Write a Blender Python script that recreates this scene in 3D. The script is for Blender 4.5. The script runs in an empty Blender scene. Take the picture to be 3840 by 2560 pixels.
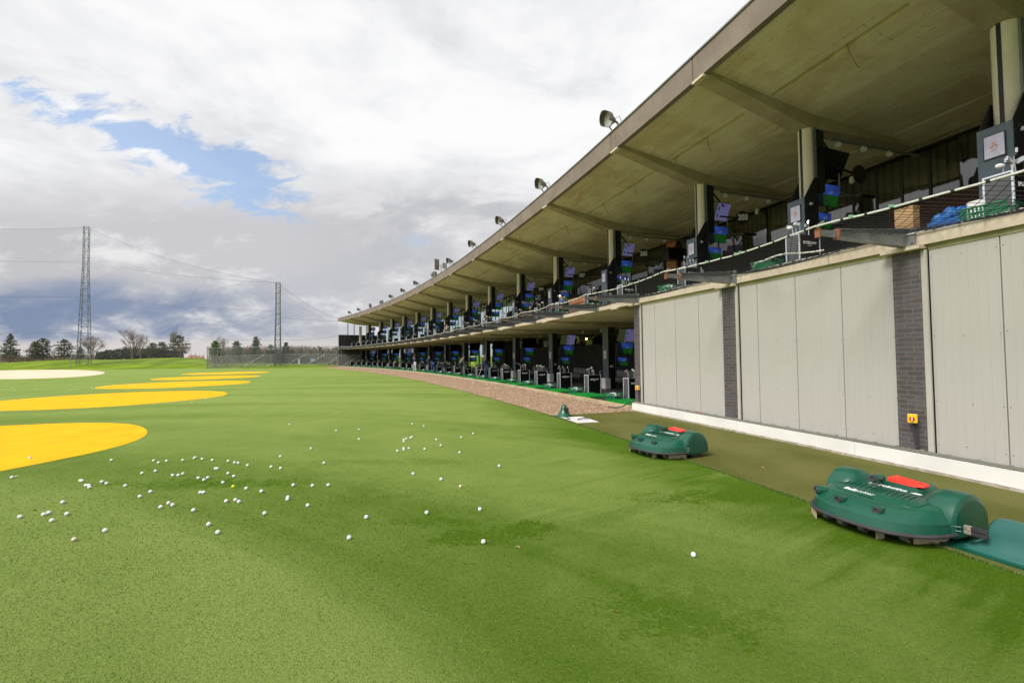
import bpy, bmesh, math, random
from mathutils import Vector, Matrix
random.seed(7)
R_ = math.radians
S = bpy.context.scene
COL = S.collection

# ------------------------------------------------------------------ camera
F_PX, W_PX, H_PX = 1642.83, 3840, 2560
CAM_H, PITCH, ROLL = 1.8, 0.032594, -0.01011
_cp, _sp, _cr, _sr = math.cos(PITCH), math.sin(PITCH), math.cos(ROLL), math.sin(ROLL)
C_F = Vector((0, _cp, _sp)); _u0 = Vector((0, -_sp, _cp)); _r0 = Vector((1, 0, 0))
C_R = _cr*_r0 + _sr*_u0; C_U = -_sr*_r0 + _cr*_u0
cam_d = bpy.data.cameras.new('camera'); cam = bpy.data.objects.new('camera', cam_d); COL.objects.link(cam)
cam_d.sensor_width = 36; cam_d.lens = F_PX/W_PX*36; cam_d.clip_start = .05; cam_d.clip_end = 9000
cam.matrix_world = Matrix(((C_R.x, C_U.x, -C_F.x, 0), (C_R.y, C_U.y, -C_F.y, 0), (C_R.z, C_U.z, -C_F.z, CAM_H), (0, 0, 0, 1)))
S.camera = cam
S.view_settings.view_transform = 'Standard'; S.view_settings.look = 'None'
S.view_settings.exposure = 0.42; S.view_settings.gamma = 1

# ------------------------------------------------------------------ node helpers
class V:
    """a socket with arithmetic"""
    def __init__(s, nt, k): s.nt, s.k = nt, k
    def _m(s, op, *o, clamp=False):
        n = s.nt.nodes.new('ShaderNodeMath'); n.operation = op; n.use_clamp = clamp
        for i, x in enumerate((s,)+o):
            if isinstance(x, V): s.nt.links.new(x.k, n.inputs[i])
            else: n.inputs[i].default_value = x
        return V(s.nt, n.outputs[0])
    def __add__(s, o): return s._m('ADD', o)
    __radd__ = __add__
    def __sub__(s, o): return s._m('SUBTRACT', o)
    def __rsub__(s, o): return (s*-1)+o
    def __mul__(s, o): return s._m('MULTIPLY', o)
    __rmul__ = __mul__
    def __truediv__(s, o): return s._m('DIVIDE', o)
    def max(s, o): return s._m('MAXIMUM', o)
    def min(s, o): return s._m('MINIMUM', o)
    def pow(s, o): return s._m('POWER', o)
    def abs(s): return s._m('ABSOLUTE')
    def clamp(s): return s._m('ADD', 0.0, clamp=True)
    def step(s, a, b):      # smooth 0..1 between a and b
        n = s.nt.nodes.new('ShaderNodeMapRange'); n.interpolation_type = 'SMOOTHSTEP'
        s.nt.links.new(s.k, n.inputs[0]); n.inputs[1].default_value = a; n.inputs[2].default_value = b
        if a > b:
            n.inputs[1].default_value = b; n.inputs[2].default_value = a
            return 1-V(s.nt, n.outputs[0])
        return V(s.nt, n.outputs[0])
def sep(nt, sock):
    n = nt.nodes.new('ShaderNodeSeparateXYZ'); nt.links.new(sock, n.inputs[0]); return [V(nt, o) for o in n.outputs]
def comb(nt, *c):
    n = nt.nodes.new('ShaderNodeCombineXYZ')
    for i, x in enumerate(c):
        if isinstance(x, V): nt.links.new(x.k, n.inputs[i])
        else: n.inputs[i].default_value = x
    return n.outputs[0]
def noise(nt, vec, scale, detail=4, rough=.55, dist=0.0):
    n = nt.nodes.new('ShaderNodeTexNoise'); nt.links.new(vec, n.inputs['Vector'])
    n.inputs['Scale'].default_value = scale; n.inputs['Detail'].default_value = detail
    n.inputs['Roughness'].default_value = rough; n.inputs['Distortion'].default_value = dist
    return V(nt, n.outputs['Fac'])
def mixc(nt, f, a, b):
    n = nt.nodes.new('ShaderNodeMix'); n.data_type = 'RGBA'
    if isinstance(f, V): nt.links.new(f.k, n.inputs[0])
    else: n.inputs[0].default_value = f
    for i, x in ((6, a), (7, b)):
        if isinstance(x, (tuple, list)): n.inputs[i].default_value = (*x[:3], 1)
        else: nt.links.new(x, n.inputs[i])
    return n.outputs[2]

# ------------------------------------------------------------------ world: broken cloud over a Nishita sky
SUN_DIR = Vector((-.52, -.40, .75)).normalized()
w = bpy.data.worlds.new('World'); S.world = w; w.use_nodes = True
nt = w.node_tree; nt.nodes.clear()
out = nt.nodes.new('ShaderNodeOutputWorld')
sky = nt.nodes.new('ShaderNodeTexSky'); sky.sky_type = 'NISHITA'; sky.sun_disc = False
sky.sun_elevation = math.asin(SUN_DIR.z); sky.sun_rotation = math.atan2(SUN_DIR.x, SUN_DIR.y)
bg1 = nt.nodes.new('ShaderNodeBackground'); bg1.inputs[1].default_value = 0.15
nt.links.new(sky.outputs[0], bg1.inputs[0])
tc = nt.nodes.new('ShaderNodeTexCoord'); D = tc.outputs['Generated']
dx, dy, dz = sep(nt, D)
yy = dy.abs().max(.12)
a = dx/yy; b = dz/yy
cl = comb(nt, dx/(dz.abs()+.10), dy/(dz.abs()+.10), dz*2)          # clouds lie in a flat layer
n1 = noise(nt, cl, .55, 6, .58, .4); n2 = noise(nt, cl, 2.1, 8, .6, .2)
ab = comb(nt, a*1.0, b*2.6, 0.0)
n3 = noise(nt, ab, 2.6, 7, .6, .3); n4 = noise(nt, ab, 7.0, 7, .62, .35)
# white cloud, modulated
base = mixc(nt, (n1*.45+n2*.55).step(.36, .60), (.53, .54, .565), (.735, .735, .74))
# grey lilac underside, low left and toward the middle
left = a.step(.35, -.45)
gz = (b+(n3-.5)*.16)
grey = gz.step(.48, .30)*(left*.85+.15)
base = mixc(nt, grey, base, (.45, .45, .472))
# pale breaks in the grey
base = mixc(nt, (n4*.5+n3*.5).step(.50, .66)*gz.step(.44, .26)*.85, base, (.70, .70, .705))
mid = a.step(-.55, -.25)*a.step(.25, .0)*gz.step(.42, .34)*gz.step(.05, .14)
base = mixc(nt, mid*n3.step(.56, .42)*.75, base, (.38, .385, .41))
# dark blue band near the horizon on the left
blue = gz.step(.20, .115)*(b+(n4-.5)*.03).step(.028, .052)*a.step(-.30, -.72)
base = mixc(nt, blue*(n4*.4+n3*.6).step(.66, .44)*.92, base, (.15, .208, .335))
base = mixc(nt, b.step(.055, .03)*a.step(-.1, -.5)*.9, base, (.56, .52, .51))
base = mixc(nt, (b+(n3-.5)*.05).step(.02, .00), base, (.55, .52, .51))
# the long gap of blue
s_ = (a+1.25)*.919-(b-.68)*.394; t_ = (a+1.25)*.394+(b-.68)*.919
wd = (s_.max(0.0)*.085+.014)
gap = (wd-t_.abs()+(n4-.5)*.30+(n3-.5)*.10).step(-.012, .040)*(s_+(n4-.5)*.55+(n3-.5)*.2).step(.85, .76)*dy.step(.1, .2)
gap2 = (.045-((a+.22)*.6).abs()-(b-.265).abs()*1.5+(n4-.5)*.10).step(0, .05)*.5
bg2 = nt.nodes.new('ShaderNodeBackground'); nt.links.new(base, bg2.inputs[0]); bg2.inputs[1].default_value = 1.0
mx = nt.nodes.new('ShaderNodeMixShader')
nt.links.new((gap*.80).max(gap2*dy.step(.1, .2)).k, mx.inputs[0]); nt.links.new(bg2.outputs[0], mx.inputs[1]); nt.links.new(bg1.outputs[0], mx.inputs[2])
nt.links.new(mx.outputs[0], out.inputs[0])
sd = bpy.data.lights.new('sun', 'SUN'); so = bpy.data.objects.new('sun', sd); COL.objects.link(so)
sd.energy = 3.0; sd.angle = R_(26); sd.color = (1, .95, .87)
so.rotation_euler = (-SUN_DIR).to_track_quat('-Z', 'Y').to_euler()

# ------------------------------------------------------------------ placing
CX, CY = -235.3275, -64.3783                 # centre of the curved stand
R_EDGE, R_COL, R_BACK = 251.9, 255.685, 260.3
H_TOP, H_LIP, H_SLAB0, H_SLAB1 = 9.74, 9.07, 3.436, 3.626
END_A, NEAR_A = 37.43, 13.6
def P(R, a, z=0): return Vector((CX+R*math.cos(R_(a)), CY+R*math.sin(R_(a)), z))
def px(u, v, h=0.0):                          # point of the plane z=h seen at (u,v) of the 3840x2560 photo: used to read positions off the photo
    d = C_R*((u-W_PX/2)/F_PX)-C_U*((v-H_PX/2)/F_PX)+C_F
    return Vector((0, 0, CAM_H))+d*((h-CAM_H)/d.z)
def azim(u, v, dist):                         # point at a ground distance along a pixel's ray
    d = C_R*((u-W_PX/2)/F_PX)-C_U*((v-H_PX/2)/F_PX)+C_F
    return Vector((0, 0, CAM_H))+d*(dist/math.hypot(d.x, d.y))

# ------------------------------------------------------------------ mesh builder
class MB:
    def __init__(s): s.v, s.f, s.m = [], [], []
    def add(s, vs, fs, mi=0):
        o = len(s.v); s.v += [Vector(x) for x in vs]; s.f += [tuple(i+o for i in f) for f in fs]; s.m += [mi]*len(fs); return s
    def box(s, x0, x1, y0, y1, z0, z1, mi=0):
        vs = [(x, y, z) for z in (z0, z1) for x, y in ((x0, y0), (x1, y0), (x1, y1), (x0, y1))]
        return s.add(vs, [(3, 2, 1, 0), (4, 5, 6, 7), (0, 1, 5, 4), (1, 2, 6, 5), (2, 3, 7, 6), (3, 0, 4, 7)], mi)
    def cbox(s, c, sx, sy, sz, M=None, mi=0):
        n = len(s.v); s.box(-sx/2, sx/2, -sy/2, sy/2, -sz/2, sz/2, mi)
        for i in range(n, len(s.v)): s.v[i] = (M @ s.v[i] if M else s.v[i])+Vector(c)
        return s
    def tube(s, pts, r, n=6, cap=True, mi=0):
        pts = [Vector(p) for p in pts]; rs = r if isinstance(r, (list, tuple)) else [r]*len(pts)
        o = len(s.v); ref = None
        for i, p in enumerate(pts):
            t = (pts[min(i+1, len(pts)-1)]-pts[max(i-1, 0)])
            t = t.normalized() if t.length > 1e-9 else Vector((0, 0, 1))
            if ref is None: ref = Vector((0, 0, 1)) if abs(t.z) < .9 else Vector((1, 0, 0))
            x = t.cross(ref)
            if x.length < 1e-4: x = t.cross(Vector((1, .3, 0)))
            x.normalize(); y = x.cross(t).normalized(); ref = y
            for k in range(n):
                an = 2*math.pi*k/n; s.v.append(p+(x*math.cos(an)+y*math.sin(an))*rs[i])
        for i in range(len(pts)-1):
            for k in range(n):
                k2 = (k+1) % n; s.f.append((o+i*n+k, o+i*n+k2, o+(i+1)*n+k2, o+(i+1)*n+k)); s.m.append(mi)
        if cap and n > 2:
            s.f.append(tuple(o+k for k in range(n))[::-1]); s.f.append(tuple(o+(len(pts)-1)*n+k for k in range(n))); s.m += [mi, mi]
        return s
    def cyl(s, c, r, h, n=16, axis='z', r2=None, mi=0):
        d = {'x': Vector((1, 0, 0)), 'y': Vector((0, 1, 0)), 'z': Vector((0, 0, 1))}[axis]*h/2; c = Vector(c)
        return s.tube([c-d, c+d], [r, r if r2 is None else r2], n, mi=mi)
    def prism(s, poly, d0, d1, plane='yz', mi=0):   # polygon in a plane, extruded along the third axis
        def q(p, d): return {'yz': (d, p[0], p[1]), 'xz': (p[0], d, p[1]), 'xy': (p[0], p[1], d)}[plane]
        n = len(poly); vs = [q(p, d0) for p in poly]+[q(p, d1) for p in poly]
        fs = [tuple(range(n))[::-1], tuple(range(n, 2*n))]+[(i, (i+1) % n, n+(i+1) % n, n+i) for i in range(n)]
        return s.add(vs, fs, mi)
    def rings(s, rows, cap=(True, True), mi=0):
        o = len(s.v); n = len(rows[0])
        for r in rows: s.v += [Vector(p) for p in r]
        for i in range(len(rows)-1):
            for k in range(n):
                k2 = (k+1) % n; s.f.append((o+i*n+k, o+i*n+k2, o+(i+1)*n+k2, o+(i+1)*n+k)); s.m.append(mi)
        if cap[0]: s.f.append(tuple(o+k for k in range(n))[::-1]); s.m.append(mi)
        if cap[1]: s.f.append(tuple(o+(len(rows)-1)*n+k for k in range(n))); s.m.append(mi)
        return s
    def ball(s, c, r, n=10, m=7, sc=(1, 1, 1), mi=0):
        c = Vector(c); rows = []
        for i in range(1, m):
            t = math.pi*i/m
            rows.append([c+Vector((math.sin(t)*math.cos(2*math.pi*k/n)*sc[0], math.sin(t)*math.sin(2*math.pi*k/n)*sc[1], -math.cos(t)*sc[2]))*r for k in range(n)])
        s.rings(rows, (False, False), mi)
        o = len(s.v); s.v += [c-Vector((0, 0, r*sc[2])), c+Vector((0, 0, r*sc[2]))]
        b0 = o-n*(m-1); b1 = o-n
        for k in range(n):
            s.f.append((o, b0+(k+1) % n, b0+k)); s.f.append((o+1, b1+k, b1+(k+1) % n)); s.m += [mi, mi]
        return s
    def rsweep(s, prof, angs, mi=0, sub=.35):        # closed (R,z) profile swept along the stand's curve
        n = max(1, int(math.ceil((angs[1]-angs[0])/sub))); rows = []
        for i in range(n+1):
            an = angs[0]+(angs[1]-angs[0])*i/n; rows.append([P(R, an, z) for R, z in prof])
        return s.rings(rows, (True, True), mi)
    def text(s, body, size, M, ext=.002, mi=0, bold=0.0, sx=1.0):
        cu = bpy.data.curves.new('t', 'FONT'); cu.body = body; cu.size = size; cu.extrude = ext; cu.offset = bold
        cu.align_x = 'CENTER'; cu.align_y = 'CENTER'; cu.resolution_u = 3
        ob = bpy.data.objects.new('t', cu); COL.objects.link(ob)
        me = bpy.data.meshes.new_from_object(ob.evaluated_get(bpy.context.evaluated_depsgraph_get()))
        s.add([M @ Vector((v.co.x*sx, v.co.y, v.co.z)) for v in me.vertices], [tuple(p.vertices) for p in me.polygons], mi)
        bpy.data.objects.remove(ob); bpy.data.meshes.remove(me); bpy.data.curves.remove(cu)
        return s
    def mesh(s, name, mats, smooth=False):
        me = bpy.data.meshes.new(name); me.from_pydata([tuple(v) for v in s.v], [], s.f)
        for m in (mats if isinstance(mats, (list, tuple)) else [mats]): me.materials.append(m)
        me.polygons.foreach_set('material_index', s.m)
        bm = bmesh.new(); bm.from_mesh(me); bmesh.ops.recalc_face_normals(bm, faces=bm.faces); bm.to_mesh(me); bm.free()
        if smooth:
            for p in me.polygons: p.use_smooth = True
            me.set_sharp_from_angle(angle=R_(38))
        me.update(); return me
    def build(s, name, mats, parent=None, smooth=False):
        return link(name, s.mesh(name, mats, smooth), parent)
def link(name, me, parent=None):
    o = bpy.data.objects.new(name, me); COL.objects.link(o)
    if parent: o.parent = parent
    return o
def tag(o, label=None, cat=None, group=None, kind=None):
    if label: o['label'] = label
    if cat: o['category'] = cat
    if group: o['group'] = group
    if kind: o['kind'] = kind
    return o
def empty(name, loc, rz=0, label=None, cat=None, group=None):
    o = bpy.data.objects.new(name, None); COL.objects.link(o); o.location = loc; o.rotation_euler = (0, 0, rz); o.empty_display_size = .2
    return tag(o, label, cat, group)
def at(o, R, a, z, turn=0):                    # stand an object on the curve: local X towards the near end, local Y into the building
    o.location = P(R, a, z); o.rotation_euler = (0, 0, R_(a-90)+turn); return o
def kids(o): return [c for c in ALLKIDS.get(o.name, [])]
ALLKIDS = {}
def register(root):
    for o in COL.objects:
        if o.parent: ALLKIDS.setdefault(o.parent.name, [])
        if o.parent and o not in ALLKIDS[o.parent.name]: ALLKIDS[o.parent.name].append(o)
def copy_tree(o, parent=None):
    c = o.copy(); COL.objects.link(c)
    if parent: c.parent = parent
    for ch in list(o.children): copy_tree(ch, c)
    return c
ORD = ['nearest', 'second', 'third', 'fourth', 'fifth', 'sixth', 'seventh', 'eighth', 'ninth', 'tenth', 'eleventh', 'twelfth', 'thirteenth',
       'fourteenth', 'fifteenth', 'sixteenth', 'seventeenth', 'eighteenth', 'nineteenth', 'twentieth', 'twenty-first', 'twenty-second', 'twenty-third',
       'twenty-fourth', 'twenty-fifth', 'twenty-sixth', 'twenty-seventh', 'twenty-eighth', 'twenty-ninth', 'thirtieth']

# ------------------------------------------------------------------ materials
def new_mat(name):
    m = bpy.data.materials.new(name); m.use_nodes = True; nt = m.node_tree
    return m, nt, nt.nodes['Principled BSDF']
def mat(name, c1, c2=None, scale=6, rough=.6, metal=0, bump=0, bscale=60, stretch=(1, 1, 1), spec=.5, lo=.35, hi=.65, detail=5, coat=0):
    m, nt, bs = new_mat(name)
    bs.inputs['Roughness'].default_value = rough; bs.inputs['Metallic'].default_value = metal
    bs.inputs['Specular IOR Level'].default_value = spec; bs.inputs['Coat Weight'].default_value = coat
    tc = nt.nodes.new('ShaderNodeTexCoord'); x, y, z = sep(nt, tc.outputs['Object'])
    vec = comb(nt, x*stretch[0], y*stretch[1], z*stretch[2])
    if c2:
        f = noise(nt, vec, scale, detail).step(lo, hi); nt.links.new(mixc(nt, f, c1, c2), bs.inputs['Base Color'])
    else: bs.inputs['Base Color'].default_value = (*c1, 1)
    if bump:
        n = noise(nt, vec, bscale, 3); bn = nt.nodes.new('ShaderNodeBump'); bn.inputs['Strength'].default_value = bump; bn.inputs['Distance'].default_value = .02
        nt.links.new(n.k, bn.inputs['Height']); nt.links.new(bn.outputs[0], bs.inputs['Normal'])
    return m
def emit(name, c, s=1.0):
    m, nt, bs = new_mat(name); bs.inputs['Base Color'].default_value = (.01, .01, .01, 1)
    bs.inputs['Emission Color'].default_value = (*c, 1); bs.inputs['Emission Strength'].default_value = s; return m

def turf_material():
    m, nt, bs = new_mat('turf'); tc = nt.nodes.new('ShaderNodeTexCoord'); x, y, z = sep(nt, tc.outputs['Object'])
    co = tc.outputs['Object']
    xx, yv = x-CX, y-CY
    R = (xx*xx+yv*yv).pow(.5); ang = nt.nodes.new('ShaderNodeMath'); ang.operation = 'ARCTAN2'
    nt.links.new(yv.k, ang.inputs[0]); nt.links.new(xx.k, ang.inputs[1]); A = V(nt, ang.outputs[0])
    ex, ey = x+10.52, y+6.86
    r1 = (ex*ex+ey*ey).pow(.5)
    th = nt.nodes.new('ShaderNodeMath'); th.operation = 'ARCTAN2'; nt.links.new(ey.k, th.inputs[0]); nt.links.new(ex.k, th.inputs[1]); T = V(nt, th.outputs[0])*12
    sweep = noise(nt, comb(nt, r1*.55, T*.10, 0.0), 1.0, 4, .55, .9)          # wide arcs left by the pickers
    p_, q_ = x*-.52+y*.85, x*.85+y*.52
    drag = noise(nt, comb(nt, p_*2.6, q_*.22, 2.0), 1.0, 4, .6, .7)           # sweeps running out from the path
    patch = noise(nt, co, .34, 4, .55, 1.4)
    mid = noise(nt, co, 1.5, 5, .6, 1.2)
    fibre = noise(nt, co, 95, 4, .75); fib2 = noise(nt, comb(nt, x*170, y*85, 0.0), 1.0, 3, .7); fib3 = noise(nt, co, 34, 3, .65)
    mid2 = noise(nt, co, 6, 4, .65, 1.0).step(.3, .7)
    arc = (r1+(mid-.5)*.5).step(14.25, 13.2)
    ring = (r1-14.9+(mid-.5)*.8).abs().step(1.5, .2)
    far = y.step(6, 20)
    edge = (R+(drag-.5)*3.0+(mid-.5)*1.2).step(247.2, 248.6)*y.step(20, 12)
    f = patch.step(.34, .68)*.16+sweep.step(.38, .62)*.30+mid.step(.34, .66)*.12+arc*.40+far*.20-ring*.36-edge*.62+.34
    lines = drag.step(.56, .64)*x.step(-1.5, .8)*y.step(4.3, 5.2)*y.step(17, 11)*.24
    f = f+lines-drag.step(.44, .36)*x.step(-.5, 1.2)*y.step(4.3, 5.2)*y.step(17, 11)*.22
    for hx, hy, rx, ry, k_ in ((-.42, 4.42, .34, .15, .60), (.12, 4.62, .26, .19, 1.0), (-.95, 4.85, .5, .12, .25), (-4.6, 6.4, 1.3, .22, .4), (-2.3, 7.6, 1.4, .2, .3), (2.5, 5.6, .9, .22, .45), (1.2, 3.1, .5, .3, .25)):
        d = ((x-hx)/rx).pow(2)+((y-hy)/ry).pow(2)
        f = f-(d+(fib3.step(.36, .64)-.5)*1.3+(mid2-.5)*2.6).step(1.75, .1)*k_
    f = f.clamp()
    c = mixc(nt, f, (.076, .148, .008), (.228, .304, .074))
    fine = (fibre*.5+fib2*.5)
    near = y.step(30, 4)
    c = mixc(nt, fine.step(.50, .38)*near*.55, c, (.045, .095, .005))
    c = mixc(nt, fib3.step(.46, .34)*y.step(22, 3)*.25, c, (.045, .095, .004))
    c = mixc(nt, (fine*.7+fib3*.3).step(.53, .62)*near*.5, c, (.33, .42, .13))
    hay = noise(nt, co, 9, 2).step(.68, .74)*fibre.step(.55, .7)
    c = mixc(nt, hay*.5, c, (.36, .34, .15))
    nt.links.new(c, bs.inputs['Base Color']); bs.inputs['Roughness'].default_value = .85; bs.inputs['Specular IOR Level'].default_value = .18
    bs.inputs['Specular IOR Level'].default_value = .06
    bn = nt.nodes.new('ShaderNodeBump'); bn.inputs['Strength'].default_value = .8; bn.inputs['Distance'].default_value = .03
    nt.links.new((fine+fib3*.7).k, bn.inputs['Height']); nt.links.new(bn.outputs[0], bs.inputs['Normal'])
    return m
def soffit_material():
    m, nt, bs = new_mat('stained_concrete'); tc = nt.nodes.new('ShaderNodeTexCoord'); x, y, z = sep(nt, tc.outputs['Object'])
    xx, yv = x-CX, y-CY
    R = (xx*xx+yv*yv).pow(.5); ang = nt.nodes.new('ShaderNodeMath'); ang.operation = 'ARCTAN2'
    nt.links.new(yv.k, ang.inputs[0]); nt.links.new(xx.k, ang.inputs[1]); A = V(nt, ang.outputs[0])*250
    v = comb(nt, R, A, z*.5)
    s1 = noise(nt, v, .45, 5, .6, .8); s2 = noise(nt, comb(nt, R*2.6, A*.5, 0.0), 1.1, 5, .65, .6); s3 = noise(nt, v, 7, 5, .7)
    c = mixc(nt, s1.step(.36, .66), (.58, .48, .34), (.72, .65, .52))
    c = mixc(nt, s2.step(.46, .66)*.65, c, (.76, .71, .58))
    c = mixc(nt, noise(nt, comb(nt, R*.9, A*.6, 5.0), .8, 4, .6, 1).step(.60, .74)*.5, c, (.47, .29, .13))
    c = mixc(nt, s3.step(.58, .72)*.5, c, (.34, .27, .17))
    # board joints: faint lines along and across the bay
    for q, per, wd in ((R, 1.26, .008), (A, 3.13, .003)):
        k = (q/per); fr = k._m('FRACT')
        c = mixc(nt, (fr-.5).abs().step(wd*1.8, wd*.4)*s3.step(.45, .62)*s2.step(.38, .54)*.8, c, (.26, .21, .14))
    nt.links.new(c, bs.inputs['Base Color']); bs.inputs['Roughness'].default_value = .85
    bn = nt.nodes.new('ShaderNodeBump'); bn.inputs['Strength'].default_value = .25; bn.inputs['Distance'].default_value = .02
    nt.links.new((s3+s2).k, bn.inputs['Height']); nt.links.new(bn.outputs[0], bs.inputs['Normal'])
    return m
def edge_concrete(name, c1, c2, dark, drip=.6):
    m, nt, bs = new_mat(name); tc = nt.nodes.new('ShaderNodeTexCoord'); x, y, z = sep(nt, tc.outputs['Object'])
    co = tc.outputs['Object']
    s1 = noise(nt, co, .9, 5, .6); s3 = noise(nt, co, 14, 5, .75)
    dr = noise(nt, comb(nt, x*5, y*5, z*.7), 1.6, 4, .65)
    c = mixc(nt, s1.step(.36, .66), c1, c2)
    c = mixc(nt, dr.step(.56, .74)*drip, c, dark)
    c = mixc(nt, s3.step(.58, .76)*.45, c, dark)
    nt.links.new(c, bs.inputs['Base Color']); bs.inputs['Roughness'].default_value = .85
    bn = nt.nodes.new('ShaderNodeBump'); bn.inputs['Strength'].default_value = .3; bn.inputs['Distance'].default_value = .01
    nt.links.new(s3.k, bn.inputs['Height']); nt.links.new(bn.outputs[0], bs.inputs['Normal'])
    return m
def panel_material():
    m, nt, bs = new_mat('insulated_panel'); tc = nt.nodes.new('ShaderNodeTexCoord'); x, y, z = sep(nt, tc.outputs['Object'])
    co = tc.outputs['Object']
    fr = (x/.105)._m('FRACT'); line = (fr-.5).abs().step(.06, .01)
    s = noise(nt, comb(nt, x*2, y, z*.5), .9, 4, .6); g = noise(nt, comb(nt, x*6, y, z*.6), 2.2, 4, .7)
    c = mixc(nt, s.step(.2, .8), (.455, .438, .408), (.485, .468, .44))
    c = mixc(nt, g.step(.60, .85)*.10, c, (.36, .35, .30))
    c = mixc(nt, z.step(.6, .25)*g.step(.4, .75)*.30, c, (.36, .32, .25))
    c = mixc(nt, line*.16, c, (.30, .29, .27))
    nt.links.new(c, bs.inputs['Base Color']); bs.inputs['Roughness'].default_value = .5
    bn = nt.nodes.new('ShaderNodeBump'); bn.inputs['Strength'].default_value = .25; bn.inputs['Distance'].default_value = .004; bn.invert = True
    nt.links.new((line+s*.8).k, bn.inputs['Height']); nt.links.new(bn.outputs[0], bs.inputs['Normal'])
    return m
def brick_material():
    m, nt, bs = new_mat('engineering_brick'); tc = nt.nodes.new('ShaderNodeTexCoord'); x, y, z = sep(nt, tc.outputs['Object'])
    v = comb(nt, x+y+.05, z, 0.0)
    br = nt.nodes.new('ShaderNodeTexBrick'); nt.links.new(v, br.inputs['Vector'])
    br.inputs['Scale'].default_value = 1; br.inputs['Brick Width'].default_value = .225; br.inputs['Row Height'].default_value = .075
    br.inputs['Mortar Size'].default_value = .006; br.inputs['Mortar Smooth'].default_value = .2; br.inputs['Bias'].default_value = 0
    br.inputs['Color1'].default_value = (.066, .062, .068, 1); br.inputs['Color2'].default_value = (.098, .094, .108, 1); br.inputs['Mortar'].default_value = (.19, .135, .11, 1)
    n = noise(nt, tc.outputs['Object'], 16, 4)
    c = mixc(nt, n.step(.5, .75)*.4, br.outputs['Color'], (.17, .15, .16))
    nt.links.new(c, bs.inputs['Base Color']); bs.inputs['Roughness'].default_value = .55
    bn = nt.nodes.new('ShaderNodeBump'); bn.inputs['Strength'].default_value = .6; bn.inputs['Distance'].default_value = .008; bn.invert = True
    nt.links.new(br.outputs['Fac'], bn.inputs['Height']); nt.links.new(bn.outputs[0], bs.inputs['Normal'])
    return m
def gravel_material():
    m, nt, bs = new_mat('gravel'); tc = nt.nodes.new('ShaderNodeTexCoord'); co = tc.outputs['Object']
    vo = nt.nodes.new('ShaderNodeTexVoronoi'); nt.links.new(co, vo.inputs['Vector']); vo.inputs['Scale'].default_value = 19
    r, g, b_ = sep(nt, vo.outputs['Color'])
    c = mixc(nt, r, (.22, .125, .066), (.52, .34, .21))
    c = mixc(nt, g.step(.86, .92), c, (.62, .52, .42))
    c = mixc(nt, b_.step(.80, .88), c, (.12, .08, .05))
    d = V(nt, vo.outputs['Distance'])
    c = mixc(nt, noise(nt, co, 1.4, 4).step(.5, .7)*.35, c, (.20, .14, .08))
    nt.links.new(c, bs.inputs['Base Color']); bs.inputs['Roughness'].default_value = .9
    bn = nt.nodes.new('ShaderNodeBump'); bn.inputs['Strength'].default_value = 1; bn.inputs['Distance'].default_value = .03; bn.invert = True
    nt.links.new(d.k, bn.inputs['Height']); nt.links.new(bn.outputs[0], bs.inputs['Normal'])
    return m
def glass_material(name, see=.0, tint=(.016, .011, .007)):
    m, nt, bs = new_mat(name); bs.inputs['Base Color'].default_value = (*tint, 1); bs.inputs['Roughness'].default_value = .03; bs.inputs['IOR'].default_value = 2.8 if see < .6 else 1.5
    if see:
        tr = nt.nodes.new('ShaderNodeBsdfTransparent'); tr.inputs[0].default_value = (.8, .95, .97, 1); mxn = nt.nodes.new('ShaderNodeMixShader'); mxn.inputs[0].default_value = see
        nt.links.new(bs.outputs[0], mxn.inputs[1]); nt.links.new(tr.outputs[0], mxn.inputs[2]); nt.links.new(mxn.outputs[0], nt.nodes['Material Output'].inputs[0])
    return m
def veil_material(name, c, alpha):
    m, nt, bs = new_mat(name); bs.inputs['Base Color'].default_value = (*c, 1); bs.inputs['Roughness'].default_value = .9; bs.inputs['Alpha'].default_value = alpha; return m
def slat_material():
    m, nt, bs = new_mat('timber_slats'); tc = nt.nodes.new('ShaderNodeTexCoord'); x, y, z = sep(nt, tc.outputs['Object'])
    k = ((x-y)*3.2)._m('FRACT')
    nt.links.new(mixc(nt, (k-.5).abs().step(.18, .10), (.20, .12, .06), (.03, .018, .010)), bs.inputs['Base Color']); bs.inputs['Roughness'].default_value = .6; return m
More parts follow.
